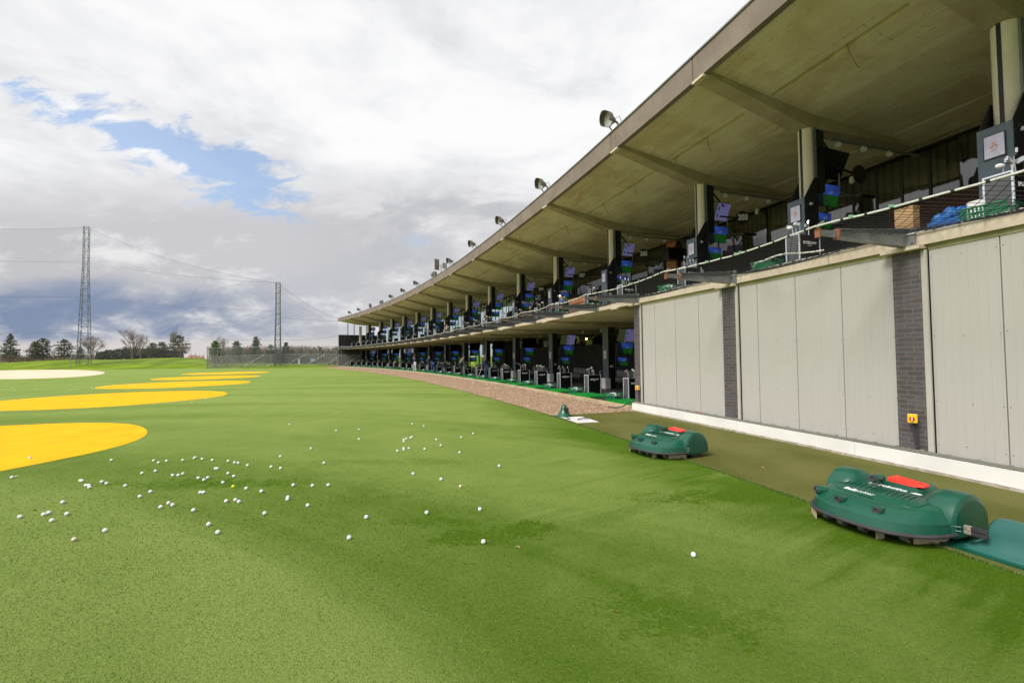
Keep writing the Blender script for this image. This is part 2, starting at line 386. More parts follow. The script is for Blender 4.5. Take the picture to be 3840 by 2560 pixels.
def screen_material(kind):
    m, nt, bs = new_mat('screen_'+kind); tc = nt.nodes.new('ShaderNodeTexCoord'); x, y, z = sep(nt, tc.outputs['Object'])
    n = noise(nt, tc.outputs['Object'], 7, 4)
    if kind == 'course':                     # bright sky over a green fairway
        c = mixc(nt, (z+(n-.5)*.06).step(.005, .03), (.012, .13, .010), (.05, .12, .62))
        c = mixc(nt, (n).step(.56, .66)*z.step(.0, .03)*z.step(.20, .10), c, (.32, .34, .70))
        c = mixc(nt, ((y-.03)*2).abs().step(.03, .0)*z.step(-.02, -.06)*n.step(.4, .6), c, (.10, .28, .05))
        c = mixc(nt, (y+.22+(z*.5)).step(.08, .0), c, (.01, .012, .02)); c = mixc(nt, noise(nt, tc.outputs['Object'], 3, 2).step(.4, .65)*.5, c, (.01, .03, .04)); st = .26
    else:                                    # lilac player page
        c = mixc(nt, (y+(n-.5)*.04).step(-.10, -.06), (.07, .09, .035), (.205, .195, .40))
        d1 = ((y-.02)/.035).pow(2)+((z-.10)/.10).pow(2); d2 = ((y-.0)/.05).pow(2)+((z+.02)/.07).pow(2); d3 = ((y-.02)/.03).pow(2)+((z+.15)/.07).pow(2)
        c = mixc(nt, d1.step(1.2, .8), c, (.06, .02, .05)); c = mixc(nt, d2.step(1.2, .8), c, (.12, .22, .62)); c = mixc(nt, d3.step(1.2, .8), c, (.03, .03, .08))
        c = mixc(nt, (z-.23).abs().step(.02, .01)*(y-.30).abs().step(.09, .08), c, (.05, .06, .30)); st = .30
    bs.inputs['Base Color'].default_value = (.01, .01, .012, 1); bs.inputs['Roughness'].default_value = .25
    nt.links.new(c, bs.inputs['Emission Color']); bs.inputs['Emission Strength'].default_value = st; return m
M = {}
M['turf'] = turf_material()
M['yellow'] = mat('yellow_turf', (.72, .375, .002), (.80, .43, .003), 1.2, .9, bump=.3, bscale=90, spec=.15)
M['cream'] = mat('cream_turf', (.60, .50, .36), (.66, .56, .42), .3, .9, spec=.1)
M['olive'] = mat('olive_mat', (.090, .096, .022), (.128, .130, .038), .8, .9, bump=.3, bscale=110, spec=.12, stretch=(1, .6, 1))
M['gravel'] = gravel_material()
M['bank'] = mat('meadow_grass', (.10, .165, .008), (.19, .27, .014), .16, .95, bump=.4, bscale=4, spec=.1)
M['soffit'] = soffit_material()
M['beam'] = edge_concrete('shaded_beam_concrete', (.36, .30, .21), (.46, .39, .29), (.24, .19, .12), .4)  # shade of the beam sides is put into this greyer, darker colour
M['fascia'] = edge_concrete('fascia_concrete', (.185, .148, .122), (.235, .193, .162), (.10, .082, .068), .55)
M['edge'] = edge_concrete('pale_edge_concrete', (.52, .44, .34), (.64, .56, .45), (.30, .22, .14), .55)
M['panel'] = panel_material()
M['brick'] = brick_material()
M['trim'] = mat('cream_trim', (.44, .42, .38), (.50, .48, .44), 2, .5)
M['trim_top'] = mat('mossy_trim', (.34, .33, .17), (.46, .44, .27), 2.5, .7)
M['skirt'] = mat('white_skirting', (.72, .71, .69), (.80, .79, .77), 1.1, .5, bump=.1, bscale=3)
M['rough'] = mat('rough_footing', (.22, .19, .15), (.34, .30, .25), 9, .95, bump=.9, bscale=18)
M['char'] = mat('charcoal_wall', (.026, .025, .026), (.038, .036, .036), 1.5, .75)
M['clad'] = mat('slate_blue_cladding', (.055, .085, .115), (.085, .11, .135), 2.2, .45, stretch=(1, 1, .5))
M['black'] = mat('black_panel', (.010, .010, .011), (.016, .016, .017), 4, .5)
M['blk_gloss'] = mat('black_gloss', (.006, .006, .007), rough=.25)
M['redbrown'] = mat('red_brown_wall', (.075, .025, .018), (.10, .035, .025), 2, .7)
M['mull'] = mat('bronze_frame', (.018, .015, .012), rough=.5)
M['glass'] = glass_material('dark_glass', .45)
M['clear'] = glass_material('clear_glass', .72, (.02, .03, .03))
M['slats'] = slat_material()
M['col'] = mat('column_paint', (.70, .62, .50), (.78, .71, .60), 3, .65, bump=.15, bscale=8, stretch=(1, 1, .5))
M['grey'] = mat('grey_metal', (.16, .165, .17), (.22, .225, .23), 5, .5, metal=.2)
M['galv'] = mat('galvanised_steel', (.20, .21, .21), (.31, .32, .32), 4, .5, metal=.35)
M['rust'] = mat('rusty_primer', (.20, .075, .04), (.30, .12, .06), 8, .8)
M['steel'] = mat('tower_steel', (.11, .12, .135), (.17, .18, .20), 3, .6, metal=.2)
M['rackside'] = mat('rack_side', (.065, .068, .075), (.085, .088, .095), 3, .5)
M['rackedge'] = mat('rack_edge', (.55, .60, .68), rough=.4)
M['white'] = mat('white_paint', (.70, .70, .70), rough=.45)
M['offwhite'] = mat('light_grey_box', (.60, .61, .61), (.70, .71, .71), 3, .45)
M['net'] = mat('net_cord', (.012, .012, .014), rough=.8)
M['rope'] = mat('pale_rope', (.55, .56, .53), (.70, .70, .66), 30, .7)
M['green_tie'] = mat('green_twine', (.16, .33, .20), rough=.8)
M['mat_green'] = mat('hitting_mat_green', (.004, .175, .022), (.008, .24, .035), 5, .9, spec=.15)
M['basket'] = mat('basket_green', (.004, .15, .062), rough=.5)
M['floor'] = mat('dark_floor', (.030, .028, .030), (.060, .052, .050), 2.5, .55)
M['kerb'] = mat('kerb_concrete', (.33, .27, .19), (.45, .38, .28), 3, .9, bump=.3, bscale=20)
M['yline'] = mat('yellow_line', (.58, .40, .03), (.66, .50, .12), 3, .8)
M['silver'] = mat('polished_steel', (.62, .62, .63), rough=.25, metal=.8)
M['sofa'] = mat('sofa_fabric', (.20, .20, .215), (.27, .27, .285), 12, .9)
M['bodyg'] = mat('picker_green', (.003, .072, .042), (.004, .088, .050), 1.5, .33, spec=.5, coat=.25)
M['bodyg'] = mat('picker_green', (.003, .070, .042), (.006, .088, .052), 3.5, .36, spec=.5, coat=.2, bump=.02, bscale=3)
M['bodyd'] = mat('picker_dark_green', (.002, .045, .027), rough=.4)
M['rubber'] = mat('bumper_rubber', (.035, .030, .038), (.05, .045, .055), 8, .65)
M['red'] = mat('stop_red', (.90, .035, .018), rough=.35)
M['logo'] = mat('logo_white', (.80, .82, .82), rough=.5)
M['wheel'] = mat('wheel_grey_green', (.22, .24, .17), (.30, .31, .23), 8, .7)
M['tan'] = mat('tan_board', (.46, .36, .22), (.55, .44, .29), 5, .8)
M['orange'] = mat('orange_brown_panel', (.42, .17, .075), (.50, .22, .10), 1.5, .6)
M['ply'] = mat('plywood', (.40, .24, .11), (.50, .32, .16), 3, .7, stretch=(1, 1, 6))
M['bluebag'] = mat('blue_plastic', (.012, .09, .34), (.02, .15, .44), 6, .35)
M['iso_y'] = mat('isolator_yellow', (.90, .56, .010), rough=.4)
M['iso_r'] = mat('isolator_red', (.62, .015, .015), rough=.4)
M['ball'] = mat('ball_white', (.82, .83, .85), (.74, .76, .80), 40, .35)
M['ball_y'] = mat('ball_yellow', (.85, .80, .01), rough=.35)
M['ball_t'] = mat('ball_scuffed', (.62, .48, .38), (.74, .66, .56), 60, .5)
M['leaf'] = mat('dry_leaf', (.35, .12, .04), (.46, .22, .08), 30, .8)
M['course'] = screen_material('course'); M['player'] = screen_material('player')
M['poster'] = mat('poster_paper', (.48, .46, .62), (.56, .54, .70), 5, .6)
M['poster_art'] = mat('poster_art', (.75, .40, .10), (.16, .12, .40), 30, .6)
M['bulb'] = emit('warm_bulb', (1, .55, .12), 6)
M['lampglass'] = mat('lamp_glass', (.42, .44, .46), (.55, .57, .60), 8, .15)
M['lampbody'] = mat('lamp_body', (.10, .082, .070), (.14, .12, .10), 6, .6)
M['pine'] = mat('pine_needles', (.030, .050, .022), (.075, .095, .035), .8, .9, spec=.1)
M['pine2'] = mat('olive_needles', (.05, .068, .022), (.11, .125, .04), .8, .9, spec=.1)
M['ivy'] = mat('bright_ivy', (.06, .12, .012), (.11, .19, .02), .8, .9, spec=.1)
M['bark'] = mat('bark', (.10, .07, .055), (.17, .125, .10), 3, .95)
M['twig'] = mat('bare_twigs', (.16, .105, .085), (.22, .155, .125), 1, .95)
M['hedge'] = mat('hedge_leaf', (.025, .045, .016), (.06, .065, .03), .5, .95)
M['field'] = mat('ploughed_field', (.26, .14, .09), (.32, .18, .12), .1, .95)
M['roof_red'] = mat('roof_tiles', (.28, .12, .08), (.34, .16, .11), 2, .8)
M['wallbrick'] = mat('far_brick_wall', (.40, .24, .18), (.48, .32, .25), 1, .8)
M['veil'] = veil_material('windbreak_mesh', (.26, .255, .26), .42)
M['veil2'] = veil_material('fine_netting', (.30, .31, .32), .10)
M['veil3'] = veil_material('fine_netting_far', (.22, .23, .26), .11)
M['plantgrn'] = mat('weed_green', (.08, .14, .03), rough=.8)
M['teal'] = mat('teal_poster', (.01, .20, .19), (.02, .27, .26), 1, .5)
M['lime'] = mat('lime_panel', (.30, .42, .03), rough=.5)
M['blue_grip'] = mat('blue_clamp', (.02, .22, .38), rough=.5)

# ------------------------------------------------------------------ ground
def lerp_table(t, x):
    if x <= t[0][0]: return t[0][1]
    for (a0, b0), (a1, b1) in zip(t, t[1:]):
        if x <= a1: return b0+(b1-b0)*(x-a0)/(a1-a0)
    return t[-1][1]
EDGE_LINE = [(-200, 60), (-99, 85), (-54, 82), (-42, 79), (-31, 77)]       # far edge of the turf
def edge_dist(phi):                                                       # phi = atan2(x, y)
    dxn, dyn = math.sin(phi), math.cos(phi)
    best = None
    for (x0, y0), (x1, y1) in zip(EDGE_LINE, EDGE_LINE[1:]):
        den = dxn*(y1-y0)-dyn*(x1-x0)
        if abs(den) < 1e-9: continue
        t = (x0*(y1-y0)-y0*(x1-x0))/den; s = (x0*dyn-y0*dxn)/den
        if t > 0 and -1e-6 <= s <= 1+1e-6: best = t
    return best
def terrain(x, y):
    phi = math.atan2(x, y); r = math.hypot(x, y); e = edge_dist(phi)
    if e is None: e = 210 if phi < 0 else 84
    if y < -2: return -.05
    u = 1176+1006*math.tan(max(-1.3, min(1.3, phi)))
    uu = max(-100, u)
    if u < 470: crest = azim(uu*3840/2352, lerp_table([(-100, 836), (0, 834), (50, 830.5), (91, 828), (164, 825.3), (292, 825), (345, 822.5), (419, 821.6), (450, 822.6), (470, 823.5)], uu)*3840/2352, e+26).z
    else: crest = lerp_table([(470, 1.5), (484, .85), (560, .75), (640, .62), (700, .45), (760, .18), (900, .0), (3000, 0)], u)
    t = max(0, min(1, (r-e-.5)/(24 if u < 470 else 12))); t = t*t*(3-2*t)
    fall = max(0, min(1, (r-210)/250))
    return -.05+(crest+.05)*t*(1-fall)+ (.12*math.sin(x*.11)*math.sin(y*.09+1)*t*(1-fall) if u < 470 else 0)
b = MB(); NP, rr = 420, [0, 20, 50, 68, 74, 78, 80, 82, 84, 86, 88, 91, 94, 97, 100, 104, 108, 112, 117, 122, 126, 130, 133, 136, 139, 142, 145, 148, 151, 154, 157, 160, 165, 175, 190, 240, 320, 440, 700, 1300, 3000, 7000]
for r in rr:
    for i in range(NP):
        ph = -math.pi+2*math.pi*i/NP
        b.v.append(Vector((r*math.sin(ph), r*math.cos(ph), 0)))
for v in b.v: v.z = terrain(v.x, v.y)
for j in range(len(rr)-1):
    for i in range(NP):
        i2 = (i+1) % NP; b.f.append((j*NP+i, j*NP+i2, (j+1)*NP+i2, (j+1)*NP+i)); b.m.append(0)
# finer mound in view
tag(b.build('grass_bank', M['bank'], smooth=True), 'bright green grass mound running behind the far edge of the turf', kind='structure')
def r_turf(an): return 248.85 if an < 18.2 else 248.85+(246.8-248.85)*min(1, (an-18.2)/14.8)
pts = []
an = 5.0
while an <= 36.4: pts.append(P(r_turf(an), an)); an += .35
pts += [Vector((x, y, 0)) for x, y in EDGE_LINE[::-1][1:]]+[Vector((-200, -60, 0)), Vector((-30, -60, 0))]
bm = bmesh.new(); bm.faces.new([bm.verts.new(p) for p in pts]); bmesh.ops.triangulate(bm, faces=bm.faces)
me = bpy.data.meshes.new('artificial_turf'); bm.to_mesh(me); bm.free(); me.materials.append(M['turf'])
tag(link('artificial_turf', me), 'green artificial turf of the range outfield', kind='structure')
def ringsheet(name, f0, f1, a0, a1, z, m, n=80, label=None):
    b = MB()
    for i in range(n+1):
        an = a0+(a1-a0)*i/n; b.v += [P(f0(an), an, z), P(f1(an), an, z)]
    for i in range(n): b.f.append((2*i, 2*i+1, 2*i+3, 2*i+2)); b.m.append(0)
    return tag(b.build(name, m), label, kind='structure')
ringsheet('path', lambda a: r_turf(a), lambda a: 252.0, 8, 18.14, .004, M['olive'], 80, 'olive green mat path along the storage wall')
ringsheet('gravel_strip', lambda a: r_turf(a)+.02, lambda a: 251.95, 18.14, 37.0, .008, M['gravel'], 120, 'reddish gravel strip between the turf and the bays')
# fringe of the turf pile along the path: short blades standing proud of the mat
b = MB()
for i in range(5200):
    an = 14.6+(18.3-14.6)*random.random(); R = 248.85+random.gauss(0, .012); p = P(R, an, 0)
    t = random.random()*6.283; h = .018+random.random()*.016; wv = .004
    b.add([p+Vector((math.cos(t)*wv, math.sin(t)*wv, 0)), p-Vector((math.cos(t)*wv, math.sin(t)*wv, 0)), p+Vector((random.gauss(0, .012), random.gauss(0, .012), h))], [(0, 1, 2)])
tag(b.build('turf_fringe', mat('turf_blade', (.05, .11, .012), (.11, .19, .03), 20, .8)), kind='stuff')

# standing pile of the near turf: blades a couple of centimetres tall
import numpy as np
rng = np.random.default_rng(5); NBL = 260000
yv = 1.35*np.exp(rng.random(NBL)*math.log(13/1.35)); xv = (rng.random(NBL)*2-1)*1.28*yv
ok = (np.hypot(xv-CX, yv-CY) < 248.83) & (np.hypot(xv+12.41, yv-8.40) > 4.25) & (rng.random(NBL) < np.clip((9.5-yv)/6.0, 0, 1)**1.3)
xv, yv = xv[ok], yv[ok]; nb = len(xv)
hh = (.007+.010*rng.random(nb))*np.clip(yv/4, .7, 1.2); ww = .0017*np.clip(yv/3, .8, 1.9); an = rng.random(nb)*6.283
base_ = np.stack([xv, yv, np.zeros(nb)], 1); sd_ = np.stack([np.cos(an)*ww, np.sin(an)*ww, np.zeros(nb)], 1)
tip_ = base_+np.stack([rng.normal(0, 1, nb)*hh*.75, rng.normal(0, 1, nb)*hh*.75, hh], 1)
vv = np.empty((nb*3, 3)); vv[0::3] = base_+sd_; vv[1::3] = base_-sd_; vv[2::3] = tip_
me = bpy.data.meshes.new('turf_pile'); me.vertices.add(nb*3); me.vertices.foreach_set('co', vv.ravel()); me.loops.add(nb*3); me.loops.foreach_set('vertex_index', np.arange(nb*3))
me.polygons.add(nb); me.polygons.foreach_set('loop_start', np.arange(nb)*3); me.polygons.foreach_set('loop_total', np.full(nb, 3)); me.update(); me.validate(); me.materials.append(M['turf'])
tag(link('turf_pile', me), 'standing blades of the near artificial turf', kind='stuff')

# target greens: circles of coloured turf
circ = [((-12.41, 8.40), 4.22), ((-18.56, 20.38), 4.5), ((-23.86, 31.47), 4.4), ((-29.35, 42.40), 4.36), ((-35.70, 55.0), 4.6)]
names = ['nearest', 'second', 'third', 'fourth', 'farthest']
for i, ((x, y), r) in enumerate(circ):
    b = MB(); ring = [(r*math.cos(t*math.pi/60)*(1+.01*math.sin(t*.31+i)), r*math.sin(t*math.pi/60)*(1+.01*math.sin(t*.31+i))) for t in range(120)]
    b.prism(ring, -.006, .004, 'xy')
    o = b.build('target_circle', M['yellow']); o.location = (x, y, 0)
    tag(o, f'{names[i]} of the five bright yellow turf target circles', 'target', 'row of yellow turf targets')
b = MB(); cxw, cyw = -71.66, 65.34; ca, sa = -.756, .654
b.prism([(32.3*math.cos(t*math.pi/80)*ca-7.28*math.sin(t*math.pi/80)*sa, 32.3*math.cos(t*math.pi/80)*sa+7.28*math.sin(t*math.pi/80)*ca) for t in range(160)], -.006, .005, 'xy')
o = b.build('target_green', M['cream']); o.location = (cxw, cyw, 0); tag(o, 'long cream coloured turf target at the far left of the range', 'target')

# ------------------------------------------------------------------ the range building
COLS = [16.545, 17.487, 18.438, 19.842, 21.284, 22.68, 24.14, 25.56, 26.98, 28.44, 29.92, 31.37, 32.79, 34.24, 35.79]
NEARCOL = [14.66, 15.60]
BLD = empty('range_building', P(R_EDGE, 16.5, 0), 0, 'curved two storey concrete driving range building with a wide cantilevered roof', 'building')
def wpart(name, b, m, smooth=False, parent=None):            # part modelled in world coordinates
    o = b.build(name, m, BLD, smooth); o.matrix_parent_inverse = Matrix.Translation(-BLD.location); return o
def lpart(name, me, R, a, z, turn=0):                        # part modelled in the local frame of the curve
    o = link(name, me, BLD); o.matrix_parent_inverse = Matrix.Translation(-BLD.location); return at(o, R, a, z, turn)
def soff(R):
    return 9.17+(8.56-9.17)*(R-252.12)/(255.7-252.12) if R < 255.7 else 8.56+(8.28-8.56)*(R-255.7)/(260.3-255.7)
# roof slab with two drip grooves per bay
allb = NEARCOL+COLS
b = MB(); rows = []
def prof(g):
    p = [(252.12, 9.70), (252.12, 9.17)]
    for Rg, wd in ((254.10, .13), (258.74, .13)):
        p += [(Rg, soff(Rg)), (Rg, soff(Rg)+g), (Rg+wd, soff(Rg+wd)+g), (Rg+wd, soff(Rg+wd))]
        if Rg < 255: p.append((255.7, 8.56))
    return p+[(260.3, 8.28), (264.2, 8.22), (264.2, 9.3), (258, 9.82)]
marks = []
bb = [NEARCOL[0]-.94]+allb+[END_A]
for k in range(len(bb)-1):
    a0, a1 = bb[k], bb[k+1]; g0, g1 = a0+.15, a1-.07
    marks += [(a0, 0.0), (g0, 0.0), (g0+.0005, .14)]
    n = 4
    for i in range(1, n): marks.append((g0+(g1-g0)*i/n, .14))
    marks += [(g1, .14), (g1+.0005, 0.0)]
marks.append((END_A, 0.0))
b.rings([[P(R, an, z) for R, z in prof(g)] for an, g in marks]); wpart('roof_canopy', b, M['soffit'])
for k in range(len(bb)-1):
    b = MB(); g = .0035
    b.rsweep([(251.95, 9.07), (252.12, 9.07), (252.12, 9.74), (251.95, 9.74)], (bb[k]+.045+g if k else bb[k], (bb[k+1]+.045-g) if k < len(bb)-2 else END_A))
    wpart('fascia_panel', b, M['fascia'])
b = MB(); b.rsweep([(251.915, 9.742), (252.3, 9.742), (252.3, 9.785), (251.915, 9.785)], (NEARCOL[0]-.9, END_A)); wpart('roof_flashing', b, M['grey'])
# roof beams (one shape, shared)
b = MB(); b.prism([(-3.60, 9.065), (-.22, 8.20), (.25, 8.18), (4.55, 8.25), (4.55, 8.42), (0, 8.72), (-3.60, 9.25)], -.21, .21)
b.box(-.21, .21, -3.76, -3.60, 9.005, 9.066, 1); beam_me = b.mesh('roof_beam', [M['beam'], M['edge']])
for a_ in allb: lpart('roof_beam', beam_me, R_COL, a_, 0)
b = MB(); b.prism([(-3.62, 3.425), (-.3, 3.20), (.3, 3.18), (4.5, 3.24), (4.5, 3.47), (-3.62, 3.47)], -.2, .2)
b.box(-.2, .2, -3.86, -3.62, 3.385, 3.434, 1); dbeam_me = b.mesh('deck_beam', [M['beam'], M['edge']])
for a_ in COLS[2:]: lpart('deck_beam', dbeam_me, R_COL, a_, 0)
for a_, R_w, dxw, L in ((16.98, 254.16, .25, .55), (17.98, 254.16, .12, .5), (18.30, 254.16, -.1, .4), (18.9, 254.16, .10, .5), (19.45, 254.16, .2, .55), (20.3, 254.16, .1, .5), (20.8, 254.16, -.12, .45), (21.9, 254.16, .1, .5)):
    b = MB(); p = P(R_w, a_, 8.98); b.tube([p, p+Vector((dxw*.2, 0, -.25)), p+Vector((dxw, .05, -L)), p+Vector((dxw*1.5, .1, -L-.05))], .008, 4); wpart('hanging_wire', b, M['bark'])
# upper columns with conduit channel
b = MB(); b.cyl((0, 0, 5.92), .2, 4.6, 24); b.box(-.032, .032, -.212, -.17, 3.64, 8.2, 1); b.box(.185, .235, -.03, .09, 3.64, 8.2, 2)
col_me = b.mesh('column', [M['col'], M['black'], M['grey']], True)
for a_ in NEARCOL[1:]+COLS: lpart('column', col_me, R_COL, a_, 0)
b = MB(); b.cyl((0, 0, 5.92), .27, 4.6, 20); o = lpart('column', b.mesh('column', M['col'], True), 256.3, 37.33, 0)
# slate cladding round the columns of both floors, poster on each
def cladding(z0, z1, shoulder):
    b = MB(); b.box(-.26, .26, -.47, -.445, z0, z1)
    for s in (-1, 1):
        x0, x1 = (-.258, -.236) if s < 0 else (.236, .258)
        poly = [(-.445, z0), (.06, z0), (.06, z1+.62), (-.04, z1+.62), (-.445, z1-.002)] if shoulder else [(-.445, z0), (-.08, z0), (-.08, z1), (-.445, z1)]
        b.prism(poly, x0, x1, 'yz', 1)
    if not shoulder: b.box(-.236, .236, -.12, -.08, z0, z1, 1)
    return b.mesh('column_cladding', [M['clad'], M['black']])
clad_up, clad_lo = cladding(3.63, 6.12, True), cladding(.1, 3.19, False)
def poster_mesh(w_, h_):
    b = MB(); b.box(-w_/2-.018, w_/2+.018, -.02, 0, -h_/2-.018, h_/2+.018, 1); b.box(-w_/2, w_/2, -.024, -.021, -h_/2, h_/2, 0)
    b.ball((.0, -.025, .05), .035, 8, 5, (1, .08, 1), 2); b.ball((-.03, -.025, -.01), .03, 8, 5, (1, .08, 1), 2); b.ball((.03, -.025, -.01), .03, 8, 5, (1, .08, 1), 2)
    b.box(-.055, .055, -.027, -.025, -.065, -.055, 2); b.box(-.05, .03, -.027, -.025, -.095, -.088, 1); b.box(w_/2-.045, w_/2-.02, -.027, -.025, -h_/2+.03, -h_/2+.05, 3)
    return b.mesh('poster', [M['poster'], M['black'], M['poster_art'], M['logo']])
post_me = poster_mesh(.29, .43)
b = MB(); b.box(.259, .30, -.36, -.20, -.05, .05); b.box(.301, .304, -.33, -.30, -.02, .02, 1); b.box(.301, .304, -.26, -.23, -.02, .02, 1); sock_me = b.mesh('socket_box', [M['white'], M['black']])
b = MB(); b.box(.259, .29, -.30, -.22, -.04, .05, 0); b.cbox((.32, -.28, -.08), .05, .07, .07, Matrix.Rotation(.5, 3, 'Y'), 1); spot_me = b.mesh('wall_spot', [M['black'], M['lampglass']])
def sub(name, me, parent, loc=(0, 0, 0)):
    o = link(name, me, parent); o.location = loc; return o
for a_ in NEARCOL[1:]+COLS:
    c = lpart('column_cladding', clad_up, R_COL, a_, 0); sub('poster', post_me, c, (.0, -.471, 5.73)); sub('socket_box', sock_me, c, (0, 0, 4.86)); sub('wall_spot', spot_me, c, (0, 0, 6.02))
for a_ in COLS[2:]:
    c = lpart('column_cladding', clad_lo, R_COL, a_, 0); sub('poster', post_me, c, (.0, -.471, 1.81)); sub('socket_box', sock_me, c, (0, 0, 1.22))
    b = MB(); b.box(.08, .46, -.78, -.49, .12, .64); b.box(.10, .44, -.784, -.781, .14, .62, 0)
    sub('service_box', b.mesh('service_box', M['offwhite']), c)
# dark braces behind the upper columns carrying the screens
b = MB(); b.prism([(.22, 8.2), (.48, 8.15), (.48, 6.4), (.22, 6.4)], -.06, .16); b.tube([(.05, .4, 8.1), (.10, 1.0, 7.45)], .035, 6); b.tube([(-.1, .3, 6.9), (-.16, .95, 6.9)], .03, 6)
b.tube([(-.16, .95, 7.2), (-.16, .95, 5.5)], .028, 6); brace_me = b.mesh('screen_bracket', M['black'])
for a_ in COLS: lpart('screen_bracket', brace_me, R_COL, a_, 0)
b = MB(); b.tube([(.05, -.1, 3.1), (-.16, .95, 2.95), (-.16, .95, 1.35)], .028, 6); brl_me = b.mesh('screen_bracket', M['black'])
for a_ in COLS[2:]: lpart('screen_bracket', brl_me, R_COL, a_, 0)

# decks and floors
b = MB(); b.rsweep([(252.06, 3.45), (264, 3.45), (264, 3.615), (252.06, 3.615)], (NEARCOL[0], END_A)); wpart('deck_slab', b, M['soffit'])
b = MB(); b.rsweep([(252.5, 3.62), (260.2, 3.62), (260.2, 3.70), (252.5, 3.70)], (NEARCOL[0], END_A-.05)); wpart('upper_floor', b, M['floor'])
for k, (a0, a1) in enumerate([(14.0, 15.49), (15.49, 16.44), (16.44, 16.72), (16.72, 17.25), (17.25, 17.62), (17.62, 18.14), (18.14, 18.42), (18.42, 18.72)]+[(18.72+.69*i, 18.72+.69*(i+1)) for i in range(27)]):
    if a0 > END_A: break
    b = MB(); b.rsweep([(251.87, 3.436), (252.06, 3.436), (252.06, 3.628), (251.87, 3.628)], (a0+.0012, min(a1, END_A-.1)-.0012)); wpart('deck_edge', b, M['edge'])
b = MB(); b.rsweep([(251.98, -.1), (262, -.1), (262, .1), (251.98, .1)], (18.13, END_A)); wpart('ground_floor_slab', b, M['floor'])
b = MB(); b.rsweep([(251.78, -.1), (251.978, -.1), (251.978, .108), (251.78, .108)], (18.18, END_A)); wpart('kerb', b, M['kerb'])
b = MB(); b.rsweep([(251.80, .109), (251.87, .109), (251.87, .113), (251.80, .113)], (18.18, 20.6)); wpart('yellow_edge_line', b, M['yline'])
for rr_, a0, a1 in ((254.3, 18.3, 24), (255.6, 18.3, 24)):
    b = MB(); b.rsweep([(rr_, .1005), (rr_+.04, .1005), (rr_+.04, .104), (rr_, .104)], (a0, a1)); wpart('red_floor_line', b, M['redbrown'])

# storage wall: brick piers, insulated panels, skirting
def pbox(x0, x1, y0, y1, z0, z1, name, m): b = MB(); b.box(x0, x1, y0, y1, z0, z1); return b.mesh(name, m)
K = math.pi/180*251.88
PIERS = [(15.44, 15.531), (16.395, 16.484), (17.236, 17.326), (18.116, 18.186)]
for a0, a1 in PIERS:
    am, wd = (a0+a1)/2, (a1-a0)*K
    pr = lpart('brick_pier', pbox(-wd/2, wd/2, 0, .35, 0, 3.375, 'brick_pier', M['brick']), 251.885, am, 0)
    sub('pier_cap', pbox(-wd/2-.10, wd/2+.06, -.12, .2, 3.378, 3.434, 'pier_cap', M['edge']), pr)
    b = MB(); b.box(wd/2+.002, wd/2+.075, .0, .03, .27, 3.36); sub('corner_trim', b.mesh('corner_trim', M['trim']), pr)
JOINTS = [(14.4, 14.8, 15.1, 15.44), (15.549, 15.77, 15.98, 16.194, 16.378), (16.486, 16.683, 16.893, 17.105, 17.218), (17.328, 17.528, 17.74, 17.954, 18.098)]
b_scr = MB()
for js in JOINTS:
    for i, (a0, a1) in enumerate(zip(js, js[1:])):
        am, wd = (a0+a1)/2, (a1-a0)*K; b = MB(); b.box(-wd/2+.0065, wd/2-.0065, 0, .09, .27, 3.352)
        pn = lpart('wall_panel', b.mesh('wall_panel', panel_mat if 'panel_mat' in globals() else M['panel']), 251.94, am, 0)
        s = MB()
        for zz in (.42, 1.05, 2.05, 3.22):
            for xx in (-wd/2+.035, wd/2-.035, random.uniform(-.05, .05)): s.cyl((xx, -.002, zz+random.uniform(-.02, .02)), .007, .005, 8, 'y')
        sub('panel_screws', s.mesh('panel_screws', M['grey']), pn)
    b = MB(); b.rsweep([(251.93, 3.357), (252.0, 3.357), (252.0, 3.433), (251.93, 3.433)], (js[0], js[-1]), sub=.2); wpart('head_trim', b, M['trim_top'])
b = MB(); b.rsweep([(252.10, .0), (252.2, .0), (252.2, 3.43), (252.10, 3.43)], (14.4, 18.15)); wpart('inner_lining', b, M['black'])
for a0, a1 in ((14.4, 15.55), (15.55, 16.14), (16.14, 16.62), (16.62, 17.21), (17.21, 17.74), (17.74, 18.18)):
    b = MB(); b.rsweep([(251.74, .035), (251.83, .035), (251.83, .25), (251.74, .25)], (a0+.0006, a1-.0006), sub=.2); wpart('skirting_board', b, M['skirt'])
b = MB(); n = 90; rows = []
for i in range(n+1):
    an = 14.4+(18.19-14.4)*i/n; j = random.uniform(-.02, .02); rows.append([P(251.69+j, an, .0), P(251.9, an, .0), P(251.9, an, .036), P(251.715+j, an, .032+random.uniform(-.008, .012))])
b.rings(rows); wpart('rough_footing', b, M['rough'])
b = MB()
b.rsweep([(251.765, .262), (251.835, .262), (251.835, .270), (251.765, .270)], (14.4, 18.2), sub=.2); b.rsweep([(251.760, .262), (251.766, .262), (251.766, .305), (251.760, .305)], (14.4, 18.2), sub=.2)
an = 14.45
while an < 18.18: b.rsweep([(251.75, .255), (251.84, .255), (251.84, .312), (251.75, .312)], (an, an+.004)); an += .075
wpart('cable_tray', b, M['silver'])
b = MB(); bl = MB()
b.tube([P(251.79, 14.4+i*.02, .288+.006*math.sin(i*.9)+(.012 if 17.4 < 14.4+i*.02 < 17.6 else 0)) for i in range(190)], .0055, 5)
bl.tube([P(251.805, 14.4+i*.02, .280+.006*math.sin(i*.7+2)) for i in range(190)], .0055, 5)
wpart('red_cable', b, mat('red_cable_plastic', (.55, .04, .03), rough=.4)); wpart('blue_cable', bl, mat('blue_cable_plastic', (.05, .16, .34), rough=.4))

